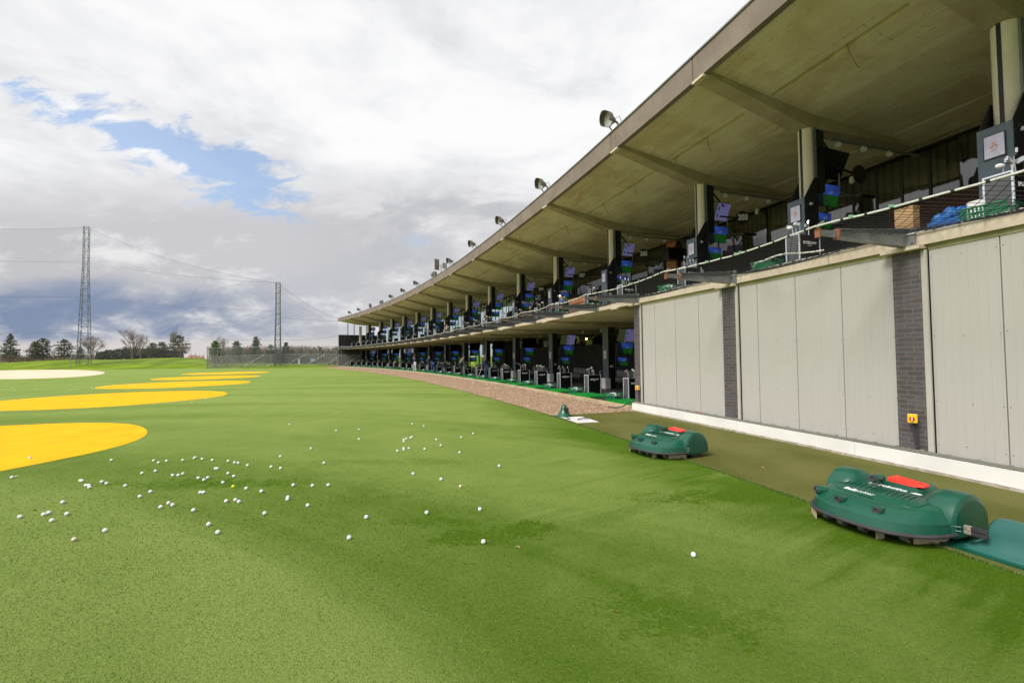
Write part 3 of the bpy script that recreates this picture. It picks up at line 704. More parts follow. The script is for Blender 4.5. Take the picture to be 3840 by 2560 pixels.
# back walls, windows
def wring(name, R0, R1, z0, z1, a0, a1, m): b = MB(); b.rsweep([(R0, z0), (R1, z0), (R1, z1), (R0, z1)], (a0, a1)); return wpart(name, b, m)
wring('rear_wall', 260.3, 260.5, 3.70, 6.52, 14.0, 17.66, M['redbrown'])
wring('rear_wall', 260.3, 260.5, 3.70, 6.52, 17.66, 25.56, M['char'])
for a0, a1 in ((27.3, 28.1), (30.2, 31.0), (33.4, 34.6)): wring('rear_wall', 260.28, 260.45, 3.70, 7.2, a0, a1, M['char'])
wring('rear_wall', 260.3, 260.5, 3.70, 4.6, 25.56, END_A-.1, M['char'])
wring('slatted_partition', 260.55, 260.6, 6.0, 8.24, 14.0, 25.0, M['slats'])
wring('rear_outer_wall', 263.6, 263.9, 3.6, 8.22, 14.0, 25.2, M['char'])
def window(a0, a1, z0, z1, step, glass, R=260.3):
    f = MB(); hw = .0075
    f.rsweep([(R-.03, z1-.08), (R+.05, z1-.08), (R+.05, z1), (R-.03, z1)], (a0, a1)); f.rsweep([(R-.04, z0), (R+.05, z0), (R+.05, z0+.09), (R-.04, z0+.09)], (a0, a1))
    n = max(1, round((a1-a0)/step))
    for i in range(n+1):
        an = a0+(a1-a0)*i/n; f.rsweep([(R-.035, z0+.09), (R+.04, z0+.09), (R+.04, z1-.08), (R-.035, z1-.08)], (max(a0, an-hw), min(a1, an+hw)))
    w_ = wpart('window', f, M['mull'])
    g = MB()
    for i in range(n):                       # each pane leans a hair its own way, as real glazing does
        aa, ab = a0+(a1-a0)*i/n, a0+(a1-a0)*(i+1)/n; t1, t2 = random.uniform(-.012, .012), random.uniform(-.012, .012)
        l1 = random.uniform(.02, .10); g.add([P(R+t1, aa, z0+.05), P(R+t2, ab, z0+.05), P(R+t2-l1, ab, z1-.04), P(R+t1-l1, aa, z1-.04)], [(0, 1, 2, 3)])
    p = g.build('pane', glass, w_); return w_
window(14.5, 15.95, 6.53, 8.25, .176, M['glass']); window(15.95, 16.9, 6.53, 8.25, .176, M['glass']); window(16.9, 17.9, 6.53, 8.25, .176, M['glass'])
for a0, a1, st in ((17.9, 18.66, .38), (18.69, 19.9, .40), (20.15, 21.28, .40), (21.3, 22.68, .36), (22.7, 24.1, .36), (24.15, 25.5, .34)): window(a0, a1, 6.53, 8.25, st, M['glass'])
for i in range(7, 14): window(COLS[i]+.02, COLS[i+1]-.02, 4.62, 8.24, .24, M['clear'])
window(35.82, END_A-.1, 4.62, 8.2, .4, M['clear'])
wring('orange_wall_panel', 260.2, 260.34, 6.5, 8.27, 19.955, 20.13, M['orange'])
wring('ceiling_pipe', 260.0, 260.1, 8.14, 8.22, 17.0, 26.0, M['fascia'])
# ground floor rear
LOW = [(18.3, 24.9, 'w'), (24.9, 25.45, 'b'), (25.45, 26.2, 'w'), (26.2, 27.35, 'g'), (27.35, 27.75, 'b'), (27.75, 29.1, 'g'), (29.1, 34.4, 'w'), (34.4, 35.0, 'g'), (35.0, END_A, 'w')]
for a0, a1, t in LOW:
    if t == 'w': wring('rear_wall', 259.8, 260.0, .1, 2.45, a0, a1, M['char']); window(a0, a1, 2.46, 3.3, .38, M['glass'], 259.8)
    elif t == 'b': wring('doorway_lining', 261.6, 261.8, .1, 3.4, a0, a1, M['black'])
    else: window(a0, a1, .12, 3.3, .23, M['clear'], 259.8)
wring('rear_outer_wall', 262.2, 262.4, .0, 3.45, 18.2, 27.3, M['black']); wring('rear_outer_wall', 262.2, 262.4, .0, 3.45, 29.2, 34.0, M['black'])
for a_, m_ in ((27.05, 'teal'), (28.25, 'teal'), (28.5, 'lime'), (34.72, 'lime')):
    b = MB(); b.box(-.22 if m_ == 'teal' else -.5, .22 if m_ == 'teal' else .5, -.03, 0, .3 if m_ == 'teal' else .4, 2.5 if m_ == 'teal' else 1.7); lpart('window_banner', b.mesh('window_banner', M[m_]), 259.72, a_, 0)
# side wall of the open bays next to the store, end wall
b = MB(); b.box(-.06, .06, .05, 8, .0, 3.44); lpart('partition_wall', b.mesh('partition_wall', M['char']), 251.9, 18.10, 0)
b = MB(); b.box(-.09, .09, .0, 9.9, -.3, 6.42); lpart('end_wall', b.mesh('end_wall', M['char']), 252.02, END_A-.02, 0)
b = MB()
for R, zt in ((253.82, 8.80), (255.1, 8.62), (257.66, 8.4), (259.2, 8.35)): b.box(-.05, .05, R-252-.06, R-252+.06, 6.422, zt)
lpart('end_window_posts', b.mesh('end_window_posts', M['mull']), 252.02, END_A-.03, 0)

# steel outriggers for the safety net
BR = [15.49, 16.432, 17.245, 18.137]+[18.72+.69*i for i in range(27)]
b = MB(); b.box(-.13, .13, -.022, -.002, 3.43, 3.74); b.prism([(-.022, 3.45), (-.022, 3.715), (-1.45, 3.61), (-1.45, 3.50)], -.008, .008)
b.prism([(-.022, 3.716), (-.022, 3.728), (-1.45, 3.623), (-1.45, 3.611)], -.06, .06); b.prism([(-.022, 3.448), (-.022, 3.436), (-1.45, 3.486), (-1.45, 3.499)], -.05, .05)
for x in (-.09, .09):
    for zz in (3.5, 3.66): b.cyl((x, -.03, zz), .016, .02, 6, 'y')
out_me = b.mesh('net_outrigger', M['galv'])
b = MB(); b.prism([(-1.45, 3.61), (-1.45, 3.50), (-1.86, 3.51), (-1.86, 3.59)], -.012, .012); b.box(-.045, .045, -1.49, -1.46, 3.48, 3.63, 1); b.box(-.04, .04, -1.86, -1.83, 3.48, 3.62, 1); b.tube([(0, -1.84, 3.5), (0, -1.84, 3.66)], .016, 6); b.tube([(-.0, -1.84, 3.66), (.09, -1.84, 3.69)], .014, 6)
tip_me = b.mesh('rusty_end', [M['galv'], M['rust']])
for a_ in BR:
    if a_ < END_A-.1: o = lpart('net_outrigger', out_me, 251.87, a_, 0); sub('rusty_end', tip_me, o)
NET = empty('safety_net', P(250.9, 18.1, 3.6), 0, 'black netting with pale rope stretched out from the edge of the upper deck', 'safety net')
def npart(name, b, m):
    o = b.build(name, m, NET); o.matrix_parent_inverse = Matrix.Translation(-NET.location); return o
BRN = [14.7]+[x for x in BR if x < END_A-.1]+[END_A-.1]
for k, (a0, a1) in enumerate(zip(BRN, BRN[1:])):
    L = (a1-a0)*K; near = a0 < 19.5; sp = .135 if near else .19 if a0 < 24 else .27
    def q(s, t):                             # s along, t from deck (0) to outer rope (1)
        sag = -.16*math.sin(math.pi*s)*math.sin(math.pi*t)-.05*math.sin(math.pi*t)
        R = 251.84-1.86*t+.10*math.sin(math.pi*s)*t; return P(R, a0+(a1-a0)*s, 3.635+.01*t+sag-.05*math.sin(math.pi*s)*t)
    b = MB(); ns, ntt = int(L/sp), int(1.86/sp); th = .0038 if near else .006
    seg = 8 if near else 5
    for i in range(-ntt, ns+1):              # diamond mesh: two families of diagonal cords
        for sg in (1, -1):
            pts = []
            for j in range(seg+1):
                t = j/seg; s = (i*sp+(t*1.86 if sg > 0 else (1-t)*1.86))/L
                if 0 <= s <= 1: pts.append(q(s, t))
            if len(pts) > 1: b.tube(pts, th, 3, False)
    npart('netting', b, M['net'])
    b = MB(); m_ = 14
    for t in (1, 0): b.tube([q(i/m_, t)+Vector((0, 0, random.uniform(-.006, .006))) for i in range(m_+1)], .015 if t else .011, 5)
    if near or a0 < 22:
        for i in range(int(L/.3)):
            s = (i+.5)*.3/L; p0, p1 = q(min(1, s-.004*0), 1), q(min(1, s+.035/L), 1); b.tube([p0, p1], .021, 5, mi=1)
            p0, p1 = q(min(1, s), 0), q(min(1, s+.03/L), 0); b.tube([p0, p1], .017, 5, mi=1)
        for i in range(3):
            s = random.random(); p0, p1 = q(s, 1), q(min(1, s+.06/L), 1); b.tube([p0, p1+Vector((0, 0, .02))], .022, 5, mi=2)
    npart('edge_rope', b, [M['rope'], M['net'], M['green_tie']])
b = MB(); b.tube([P(251.6-.4*math.sin(i*.26), 17.05-.03*i, 3.66+.02*math.sin(i)) for i in range(13)], .016, 5); npart('loose_rope', b, M['rope'])

# ------------------------------------------------------------------ things on the stand
def thing(name, R, a, z, label, cat, group=None, turn=0):
    o = empty(name, (0, 0, 0), 0, label, cat, group); return at(o, R, a, z, turn)
TXT = Matrix(((0, 0, 1), (1, 0, 0), (0, 1, 0)))           # text seen from local +X
def tm(x, y, z): return Matrix.Translation((x, y, z)) @ TXT.to_4x4()

# television screens: bracket box behind, casing, glowing screen
def tv_meshes(w_, h_, scr):
    c = MB(); c.box(-.045, -.006, -w_/2, w_/2, -h_/2, h_/2); c.box(-.11, -.045, -w_*.28, w_*.28, -h_*.3, h_*.3)
    s = MB(); s.box(-.0055, .0, -w_/2+.018, w_/2-.018, -h_/2+.018, h_/2-.018)
    return c.mesh('casing', M['blk_gloss']), s.mesh('screen', scr)
TVM = {'player': tv_meshes(1.14, .68, M['player']), 'off': tv_meshes(1.26, .78, M['blk_gloss']), 'course': tv_meshes(1.04, .62, M['course']), 'low': tv_meshes(.84, .46, M['course']), 'lowoff': tv_meshes(.72, .42, M['black'])}
def tv(kind, R, a, z, tilt, yaw, label, group):
    o = thing('screen', R, a, z, label, 'screen', group); o.name = 'wall_screen'; o.rotation_euler = (0, tilt, R_(a-90)+yaw)
    for me in TVM[kind]: sub(me.name.split('.')[0], me, o)
FLOOR = {True: 'upper', False: 'ground'}
for k, a_ in enumerate(COLS):
    pos = f'behind the {ORD[k]} column from the near end'
    tv('off' if k <= 1 else 'player', 256.50, a_+(.0 if k > 1 else -.02), 7.28, .42, .06, f'top {"black" if k <= 1 else "lilac"} screen behind the {ORD[k]} upper column from the near end', 'screens on the upper deck')
    tv('course', 256.38, a_-.01, 6.38, .24, .06, f'middle fairway screen behind the {ORD[k]} upper column from the near end', 'screens on the upper deck')
    tv('low', 256.25, a_+.01, 5.66, .04, .05, f'low small fairway screen behind the {ORD[k]} upper column from the near end', 'screens on the upper deck')
for k, a_ in enumerate(COLS[2:]):
    pos = f'behind the {ORD[k]} slate column on the ground floor'
    tv('player' if k in (1, 2, 9, 12) else 'off', 256.5, a_, 2.80, .3, .12, f'topmost screen behind the {ORD[k]} ground floor column from the brick pier', 'screens on the ground floor')
    tv('course', 256.45, a_+.02, 2.12, .22, .10, f'middle fairway screen behind the {ORD[k]} ground floor column from the brick pier', 'screens on the ground floor')
    tv('low', 256.4, a_+.07, 1.44, .04, .05, f'lowest small screen behind the {ORD[k]} ground floor column from the brick pier', 'screens on the ground floor')

# bay number discs
for k, (a_, num) in enumerate(zip(COLS[1:], ['', '203', '205', '207', '209', '211', '213', '215'])):
    if k > 7: break
    o = thing('bay_sign', 257.5, a_-.045, 7.07, f'{"round black sign reading "+num if num else "blank round black sign"}, {ORD[k]} along under the roof', 'sign', 'bay number signs')
    b = MB(); b.cyl((0, 0, 0), .26, .04, 24, 'x'); d = b.build('disc', M['black'], o)
    if num:
        o.rotation_euler.z -= .35
        b = MB(); b.text(num, .32, tm(.026, 0, -.0), .004, bold=.012, sx=.8); b.build('numerals', mat('numeral_white', (.85, .85, .85), rough=.6), o)
    b = MB(); b.tube([(-.02, -.2, 0), (.05, -.9, .05)], .03, 6); b.build('arm', M['black'], o)

# patio heaters on booms
for k, a_ in enumerate(COLS[1:7]):
    o = thing('patio_heater', 257.0, a_, 6.45, f'black patio heater on a pale boom beside the {ORD[k+1]} upper column', 'heater', 'patio heaters')
    b = MB(); b.tube([(0, -.05, .65), (0, -.05, 0), (-.06, -.05, -.06)], .022, 6); b.build('drop_rod', M['grey'], o)
    b = MB(); b.tube([(0, -.1, -.05), (.1, .75, .06)], .02, 6); b.tube([(0, -.05, .12), (.04, .28, 0)], .012, 5); b.build('boom', M['grey'], o)
    b = MB(); b.box(-.0, .16, .66, 1.20, .03, .06); b.box(-.02, .18, .64, .67, .0, .07); b.box(-.02, .18, 1.19, 1.22, .0, .07)
    for i in range(3): b.box(.02+.05*i, .035+.05*i, .67, 1.19, .01, .03)
    b.build('heater_head', M['black'], o)
# track lights under the beams
for k, a_ in enumerate(COLS[:9]):
    o = thing('track_light', 256.5, a_-.03, 8.0, f'lighting track with small spot lamps behind the {ORD[k]} upper column', 'light track', 'light tracks under the roof beams')
    b = MB(); b.box(-.03, .03, 0, 3.8, -.02, .04); b.build('rail', M['grey'], o)
    for y in (.25, 1.3, 2.4):
        b = MB(); b.cyl((0, y, -.04), .02, .06, 8); b.tube([(0, y, -.06), (.05, y-.05, -.16)], [.05, .085], 10); b.build('lamp', M['offwhite'], o)
for k, a_ in enumerate(COLS[2:9]):
    for j, (y, dx) in enumerate(((1.0, 1.6), (1.2, 3.4))):
        o = thing('ceiling_spot', R_COL+y, a_-dx/4.46, 3.40, f'small {"outer" if j == 0 else "inner"} spotlight under the deck past the {ORD[k]} slate column', 'spotlight', 'spotlights under the deck')
        b = MB(); b.cyl((0, 0, -.06), .015, .12, 6); b.tube([(0, 0, -.12), (.02, -.04, -.26)], [.05, .06], 10); b.build('lamp', M['offwhite'], o)
o = thing('pendant_lamp', 258.2, 21.40, 2.9, 'glowing amber pendant bulb on the ground floor behind the bays', 'lamp'); b = MB(); b.ball((0, 0, 0), .07, 12, 8); b.build('bulb', M['bulb'], o)
b = MB(); b.tube([(0, 0, .07), (0, 0, .5)], .008, 5); b.build('cord', M['black'], o)
for k, a_ in enumerate((21.42, 23.0)):
    o = thing('bay_sign', 258.0, a_, 2.62, ['black round ground floor bay sign below the amber bulb', 'black round ground floor bay sign in front of the rear windows'][k], 'sign', 'ground floor bay signs')
    b = MB(); b.cyl((0, 0, 0), .20, .04, 20, 'x'); b.build('disc', M['black'], o); b = MB(); b.text('107' if k == 0 else '109', .17, tm(.026, 0, 0), .003); b.build('numerals', M['grey'], o)
    b = MB(); b.tube([(0, 0, .2), (0, 0, .75)], .015, 5); b.build('arm', M['black'], o)
# speaker on the orange panel, cameras
o = thing('wall_speaker', 259.75, 19.93, 7.33, 'black box speaker fixed to the orange brown wall panel', 'speaker'); b = MB(); b.box(-.25, .25, -.35, .35, -.33, .33); b.build('cabinet', M['blk_gloss'], o)
b = MB(); b.tube([(0, .2, .3), (0, .5, .75)], .03, 5); b.build('bracket', M['black'], o)
for k, (a_, zz) in enumerate(((17.86, 7.85), (18.74, 8.0))):
    o = thing('security_camera', 260.0, a_, zz, ['white dome camera on the ceiling edge beside the nearest upper screens', 'white dome camera above the slatted windows by sign 203'][k], 'camera', 'security cameras')
    b = MB(); b.cyl((0, 0, .1), .09, .12, 12); b.build('mount', M['white'], o); b = MB(); b.ball((0, -.02, 0), .085, 12, 8); b.build('dome', M['offwhite'], o)

# club racks with clubs, hitting mats, ball baskets
b = MB(); b.box(-.175, .172, -.31, .31, 0, .80); b.box(-.17, .17, -.30, .30, .80, .81)
rk_c = b
b = MB(); b.box(.1725, .180, -.292, .292, .0, .80); rk_front = b.mesh('front_panel', M['blk_gloss'])
b = rk_c
for y in (-.305, .305): b.box(.16, .186, y-.012, y+.012, 0, .825, 1)
b.box(-.172, -.148, -.317, -.293, 0, .825, 1)
b.box(-.17, .18, -.316, -.30, .80, .825, 1); rk_body = b.mesh('cabinet', [M['rackside'], M['rackedge']])
b = MB(); b.text('BIGSHOTS', .085, tm(.1815, 0, .62), .002, bold=.003); b.text('G O L F', .035, tm(.1815, 0, .555), .001); rk_text = b.mesh('lettering', M['offwhite'])
def club_meshes(v):
    s = MB(); s.tube([(0, 0, 0), (0, 0, .38)], .008, 5)
    h = MB()
    if v == 0: h.ball((.0, -.04, .40), .06, 8, 6, (.55, 1, .6))
    elif v == 1: h.prism([(.0, .37), (.0, .40), (-.09, .43), (-.10, .37), (-.03, .345)], -.012, .012)
    else: h.ball((.0, .04, .41), .05, 8, 6, (.6, 1.2, .7))
    return s.mesh('shaft', M['silver']), h.mesh('club_head', M['silver'] if v == 1 else (M['white'] if v == 0 else M['blk_gloss']))
CLUBS = [club_meshes(i) for i in range(3)]
def rack(R, a, z, up, k, nclub):
    fl = 'upper deck' if up else 'ground floor'
    o = thing('club_rack', R, a, z, f'black club rack cabinet with silver edges, {ORD[k]} from the near end on the {fl}', 'club rack', f'club racks on the {fl}')
    for n_, me in (('cabinet', rk_body), ('front_panel', rk_front)): sub(n_, me, o)
    if k < 14: sub('lettering', rk_text, o)
    for i in range(nclub):
        v = random.choice((0, 1, 1, 1, 2)); lx, ly = random.uniform(-.13, .13), -.24+.48*(i+.5)/nclub+random.uniform(-.02, .02)
        c = empty('golf_club', (0, 0, 0), 0, f'club standing head up in the {ORD[k]} rack on the {fl}', 'golf club', f'clubs in the {ORD[k]} {fl} rack')
        an = R_(a-90); base = P(R, a, z+.62+random.uniform(-.06, .08))
        c.location = base+Vector((math.cos(an)*lx-math.sin(an)*ly, math.sin(an)*lx+math.cos(an)*ly, 0))
        c.rotation_euler = (random.gauss(0, .07), random.gauss(0, .07), an+random.gauss(0, .5)); c.scale = (1.15,)*3
        for n_, me in zip(('shaft', 'club_head'), CLUBS[v]): sub(n_, me, c)
LOWR = [18.66, 19.355, 19.99, 20.64, 21.22, 21.92, 22.50, 23.20, 23.95, 24.62, 25.26, 25.98, 26.78, 27.55, 28.25, 28.90, 29.56, 30.40, 31.0, 31.84, 32.42, 33.10, 33.90, 34.63, 35.36, 36.30]
UPR = [16.312, 17.11, 17.98, 18.78, 19.40, 20.08, 20.70, 21.39, 22.08, 22.75, 23.42, 24.10, 24.77, 25.49, 26.18, 26.90, 27.62, 28.36, 29.06, 29.75, 30.49, 31.22, 31.92, 32.64, 33.41, 34.12, 34.82, 35.5, 36.2]
for k, a_ in enumerate(LOWR): rack(253.2, a_, .1, False, k, 6 if k < 7 else 4 if k < 14 else 3)
for k, a_ in enumerate(UPR): rack(253.35, a_, 3.70, True, k, 6 if k < 6 else 4 if k < 13 else 3)
b = MB(); b.box(-.93, .93, 0, 1.06, 0, .05); b.box(-.93, .93, -.0, 1.06, .05, .053); mat_me = b.mesh('hitting_mat', M['mat_green'])
def basket_mesh(w_, d_, h_):
    b = MB(); t = .012; sl = .05
    def wall(p, q, nx):
        p, q = Vector(p), Vector(q); n_ = 12; up = Vector((0, 0, h_)); o_ = Vector(nx)*sl
        for i in range(n_): a0, a1 = i/n_, (i+.62)/n_; p0, p1 = p.lerp(q, a0), p.lerp(q, a1); b.add([p0, p1, p1+up+o_, p0+up+o_], [(0, 1, 2, 3)])
        for zz in (0, .33, .66, 1): b.tube([p+up*zz+o_*zz, q+up*zz+o_*zz], t*(1.2 if zz == 1 else .7), 4)
    x, y = w_/2, d_/2
    wall((-x, -y, 0), (x, -y, 0), (0, -1, 0)); wall((x, -y, 0), (x, y, 0), (1, 0, 0)); wall((x, y, 0), (-x, y, 0), (0, 1, 0)); wall((-x, y, 0), (-x, -y, 0), (-1, 0, 0)); b.box(-x, x, -y, y, 0, .01)
    return b.mesh('basket_shell', M['basket'])
bsk = basket_mesh(.50, .34, .24)
b = MB(); random.seed(3)
for i in range(90):
    x, y = random.uniform(-.22, .22), random.uniform(-.14, .14); b.ball((x, y, .14+.10*(1-(x/.25)**2)*(1-(y/.17)**2)+random.uniform(-.03, .02)), .023, 6, 4)
bsk_balls = b.mesh('ball_heap', M['ball'])
def basket(R, a, z, label, group, turn=0, fill=True):
    o = thing('ball_basket', R, a, z, label, 'basket', group, turn); sub('basket_shell', bsk, o)
    if fill: tag(sub('ball_heap', bsk_balls, o), 'heap of white golf balls in the basket', kind='stuff')
for k, a_ in enumerate(LOWR+[36.95]):
    am = a_-.225; o = link('hitting_mat', mat_me); at(o, 251.99, am, .102)
    tag(o, f'bright green hitting mat, {ORD[k]} from the brick pier on the ground floor', 'hitting mat', 'green hitting mats on the ground floor')
    if k < len(LOWR): basket(252.5, a_+.055, .104, f'green plastic basket of balls, {ORD[k]} from the brick pier on the ground floor', 'ball baskets on the ground floor', .25)
for k, (R, a_, f) in enumerate(((252.7, 16.30, 0), (252.7, 17.20, 0), (252.7, 18.02, 1), (252.7, 18.52, 1), (252.7, 19.14, 1), (252.7, 19.85, 0))):
    basket(R, a_, 3.72, f'green plastic basket behind the safety net, {ORD[k]} from the near end of the upper deck', 'ball baskets on the upper deck', .2, bool(f))
# odds and ends on the near upper deck
o = thing('plastic_sheet_pile', 253.9, 16.53, 3.70, 'crumpled bright blue plastic covers piled beside the nearest upper column', 'covers'); b = MB()
for i in range(12): b.ball((-.34+.055*i+random.uniform(-.04, .04), random.uniform(-.12, .12), .50+random.uniform(-.10, .12)), .11, 7, 5, (1, .8, random.uniform(.7, 1.5)))
b.box(-.36, .36, -.16, .16, 0, .5); b.build('covers', M['bluebag'], o)
o = thing('plywood_box', 254.6, 16.80, 3.70, 'bare plywood box standing behind the net on the upper deck', 'box'); b = MB(); b.box(-.17, .17, -.10, .10, 0, 1.12); b.box(-.18, .18, -.11, .11, 1.12, 1.14); b.build('carcass', M['ply'], o)
o = thing('white_crate', 253.6, 16.40, 3.70, 'white open crate beside the blue covers on the upper deck', 'crate'); b = MB(); b.box(-.2, .2, -.15, .15, .38, .40); b.box(-.2, .2, -.15, -.13, .0, .62); b.box(-.2, -.18, -.15, .15, 0, .62); b.box(.18, .2, -.15, .15, 0, .62); b.build('shell', M['white'], o)
o = thing('plywood_box', 255.0, 20.30, 3.72, 'low orange plywood counter on the upper deck near the man in blue', 'counter'); b = MB(); b.box(-1.2, 1.2, -.2, .2, .95, 1.25); b.box(-1.2, 1.2, -.2, .2, 0, .90); b.build('carcass', M['orange'], o)

# sofas at the rear of the ground floor bays
def cushion(b, x0, x1, y0, y1, z0, z1, r=.05):
    rows = []
    for z, k in ((z0, r), (z0+r, 0), (z1-r, 0), (z1, r)):
        X0, X1, Y0, Y1 = x0+k, x1-k, y0+k, y1-k; rows.append([(X0+r, Y0, z), (X1-r, Y0, z), (X1, Y0+r, z), (X1, Y1-r, z), (X1-r, Y1, z), (X0+r, Y1, z), (X0, Y1-r, z), (X0, Y0+r, z)])
    b.rings(rows)
sf = {}
b = MB(); b.box(-.95, .95, -.40, .40, .20, .24); b.box(-.95, .95, .36, .40, .2, .62); sf['frame'] = b.mesh('frame', M['grey'])
for i, (x0, x1) in enumerate(((-.92, -.31), (-.30, .30), (.31, .92))):
    b = MB(); cushion(b, x0, x1, -.40, .25, .25, .42); sf['seat_cushion%d' % i] = b.mesh('seat_cushion', M['sofa'], True)
    b = MB(); cushion(b, x0, x1, .18, .36, .40, .82); sf['back_cushion%d' % i] = b.mesh('back_cushion', M['sofa'], True)
for i, (x, y) in enumerate(((-.9, -.36), (.9, -.36), (-.9, .36), (.9, .36))): b = MB(); b.tube([(x, y, 0), (x, y, .22)], .016, 6); sf['leg%d' % i] = b.mesh('leg', M['silver'])
def sofa(R, a, turn, label):
    o = thing('sofa', R, a, .1, label, 'sofa', 'grey sofas behind the ground floor bays', turn)
    for n_, me in sf.items(): sub(n_.rstrip('0123456789'), me, o)
for R, a_, t, l in ((257.6, 21.45, 0, 'light grey three seat sofa in the middle of the second open bay'), (257.4, 20.62, -1.2, 'grey sofa turned sideways behind the second slate column'), (257.3, 20.20, .0, 'light grey sofa partly hidden by the nearest slate column'), (257.2, 19.55, -.4, 'grey sofa nearest the brick pier behind the first rack'),
                    (257.6, 22.95, 0, 'light grey sofa in the third open bay in front of the charcoal wall'), (257.4, 22.25, -1.1, 'grey sofa turned sideways behind the third slate column'), (257.4, 24.4, 0, 'grey sofa in front of the glazed rear wall'), (257.4, 25.9, 0, 'farthest grey sofa beyond the crouching golfers'), (257.4, 23.6, -.6, 'grey sofa beside the teal banner')):
    sofa(R, a_, t, l)

# ------------------------------------------------------------------ people
SKINM = mat('skin', (.42, .24, .17), (.48, .28, .20), 10, .6)
def col(name, c): return mat(name, c, tuple(min(1, x*1.35) for x in c), 6, .85)
CL = {k: col(k, c) for k, c in dict(navy=(.010, .022, .07), royal=(.015, .06, .20), greyshirt=(.20, .20, .21), blackcloth=(.012, .012, .015), white_trousers=(.55, .53, .58), jeans=(.03, .07, .17), tancoat=(.42, .29, .18), palegrey=(.38, .38, .38), greencloth=(.04, .16, .07), hair_dark=(.03, .018, .012), hair_grey=(.42, .39, .36), shoe=(.03, .03, .03), shoe_w=(.6, .6, .6)).items()}
POSES = {
 'address': dict(an=(.20, 0, .09), to=(.25, -.16, .045), kn=(.18, -.09, .50), hi=(.10, .10, .90), pe=(0, .12, .96), ch=(0, -.08, 1.27), ne=(0, -.19, 1.44), he=(0, -.26, 1.56), sh=(.19, -.12, 1.38), el=(.15, -.24, 1.12), ha=(.035, -.36, .88)),
 'stand': dict(an=(.10, 0, .09), to=(.13, -.17, .045), kn=(.10, -.02, .50), hi=(.10, 0, .92), pe=(0, 0, .98), ch=(0, 0, 1.30), ne=(0, -.01, 1.49), he=(0, -.03, 1.63), sh=(.19, 0, 1.42), el=(.23, -.02, 1.13), ha=(.15, -.20, 1.0)),
 'swing': dict(an=(.15, 0, .09), to=(.19, -.16, .045), kn=(.13, -.04, .50), hi=(.10, .02, .92), pe=(0, .03, .98), ch=(0, -.02, 1.30), ne=(0, -.05, 1.48), he=(0, -.09, 1.61), sh=(.18, -.03, 1.42), el=(.20, -.22, 1.30), ha=(.05, -.30, 1.46)),
 'bend': dict(an=(.16, 0, .09), to=(.20, -.16, .045), kn=(.15, -.05, .50), hi=(.10, .16, .90), pe=(0, .17, .95), ch=(0, -.22, 1.00), ne=(0, -.42, 1.00), he=(0, -.52, .93), sh=(.18, -.33, .99), el=(.17, -.38, .70), ha=(.10, -.42, .44)),
 'sit': dict(an=(.14, -.42, .09), to=(.15, -.58, .045), kn=(.13, -.44, .50), hi=(.10, .0, .50), pe=(0, .03, .53), ch=(0, .06, .86), ne=(0, .04, 1.06), he=(0, .01, 1.19), sh=(.19, .05, .99), el=(.23, -.06, .74), ha=(.13, -.28, .60))}
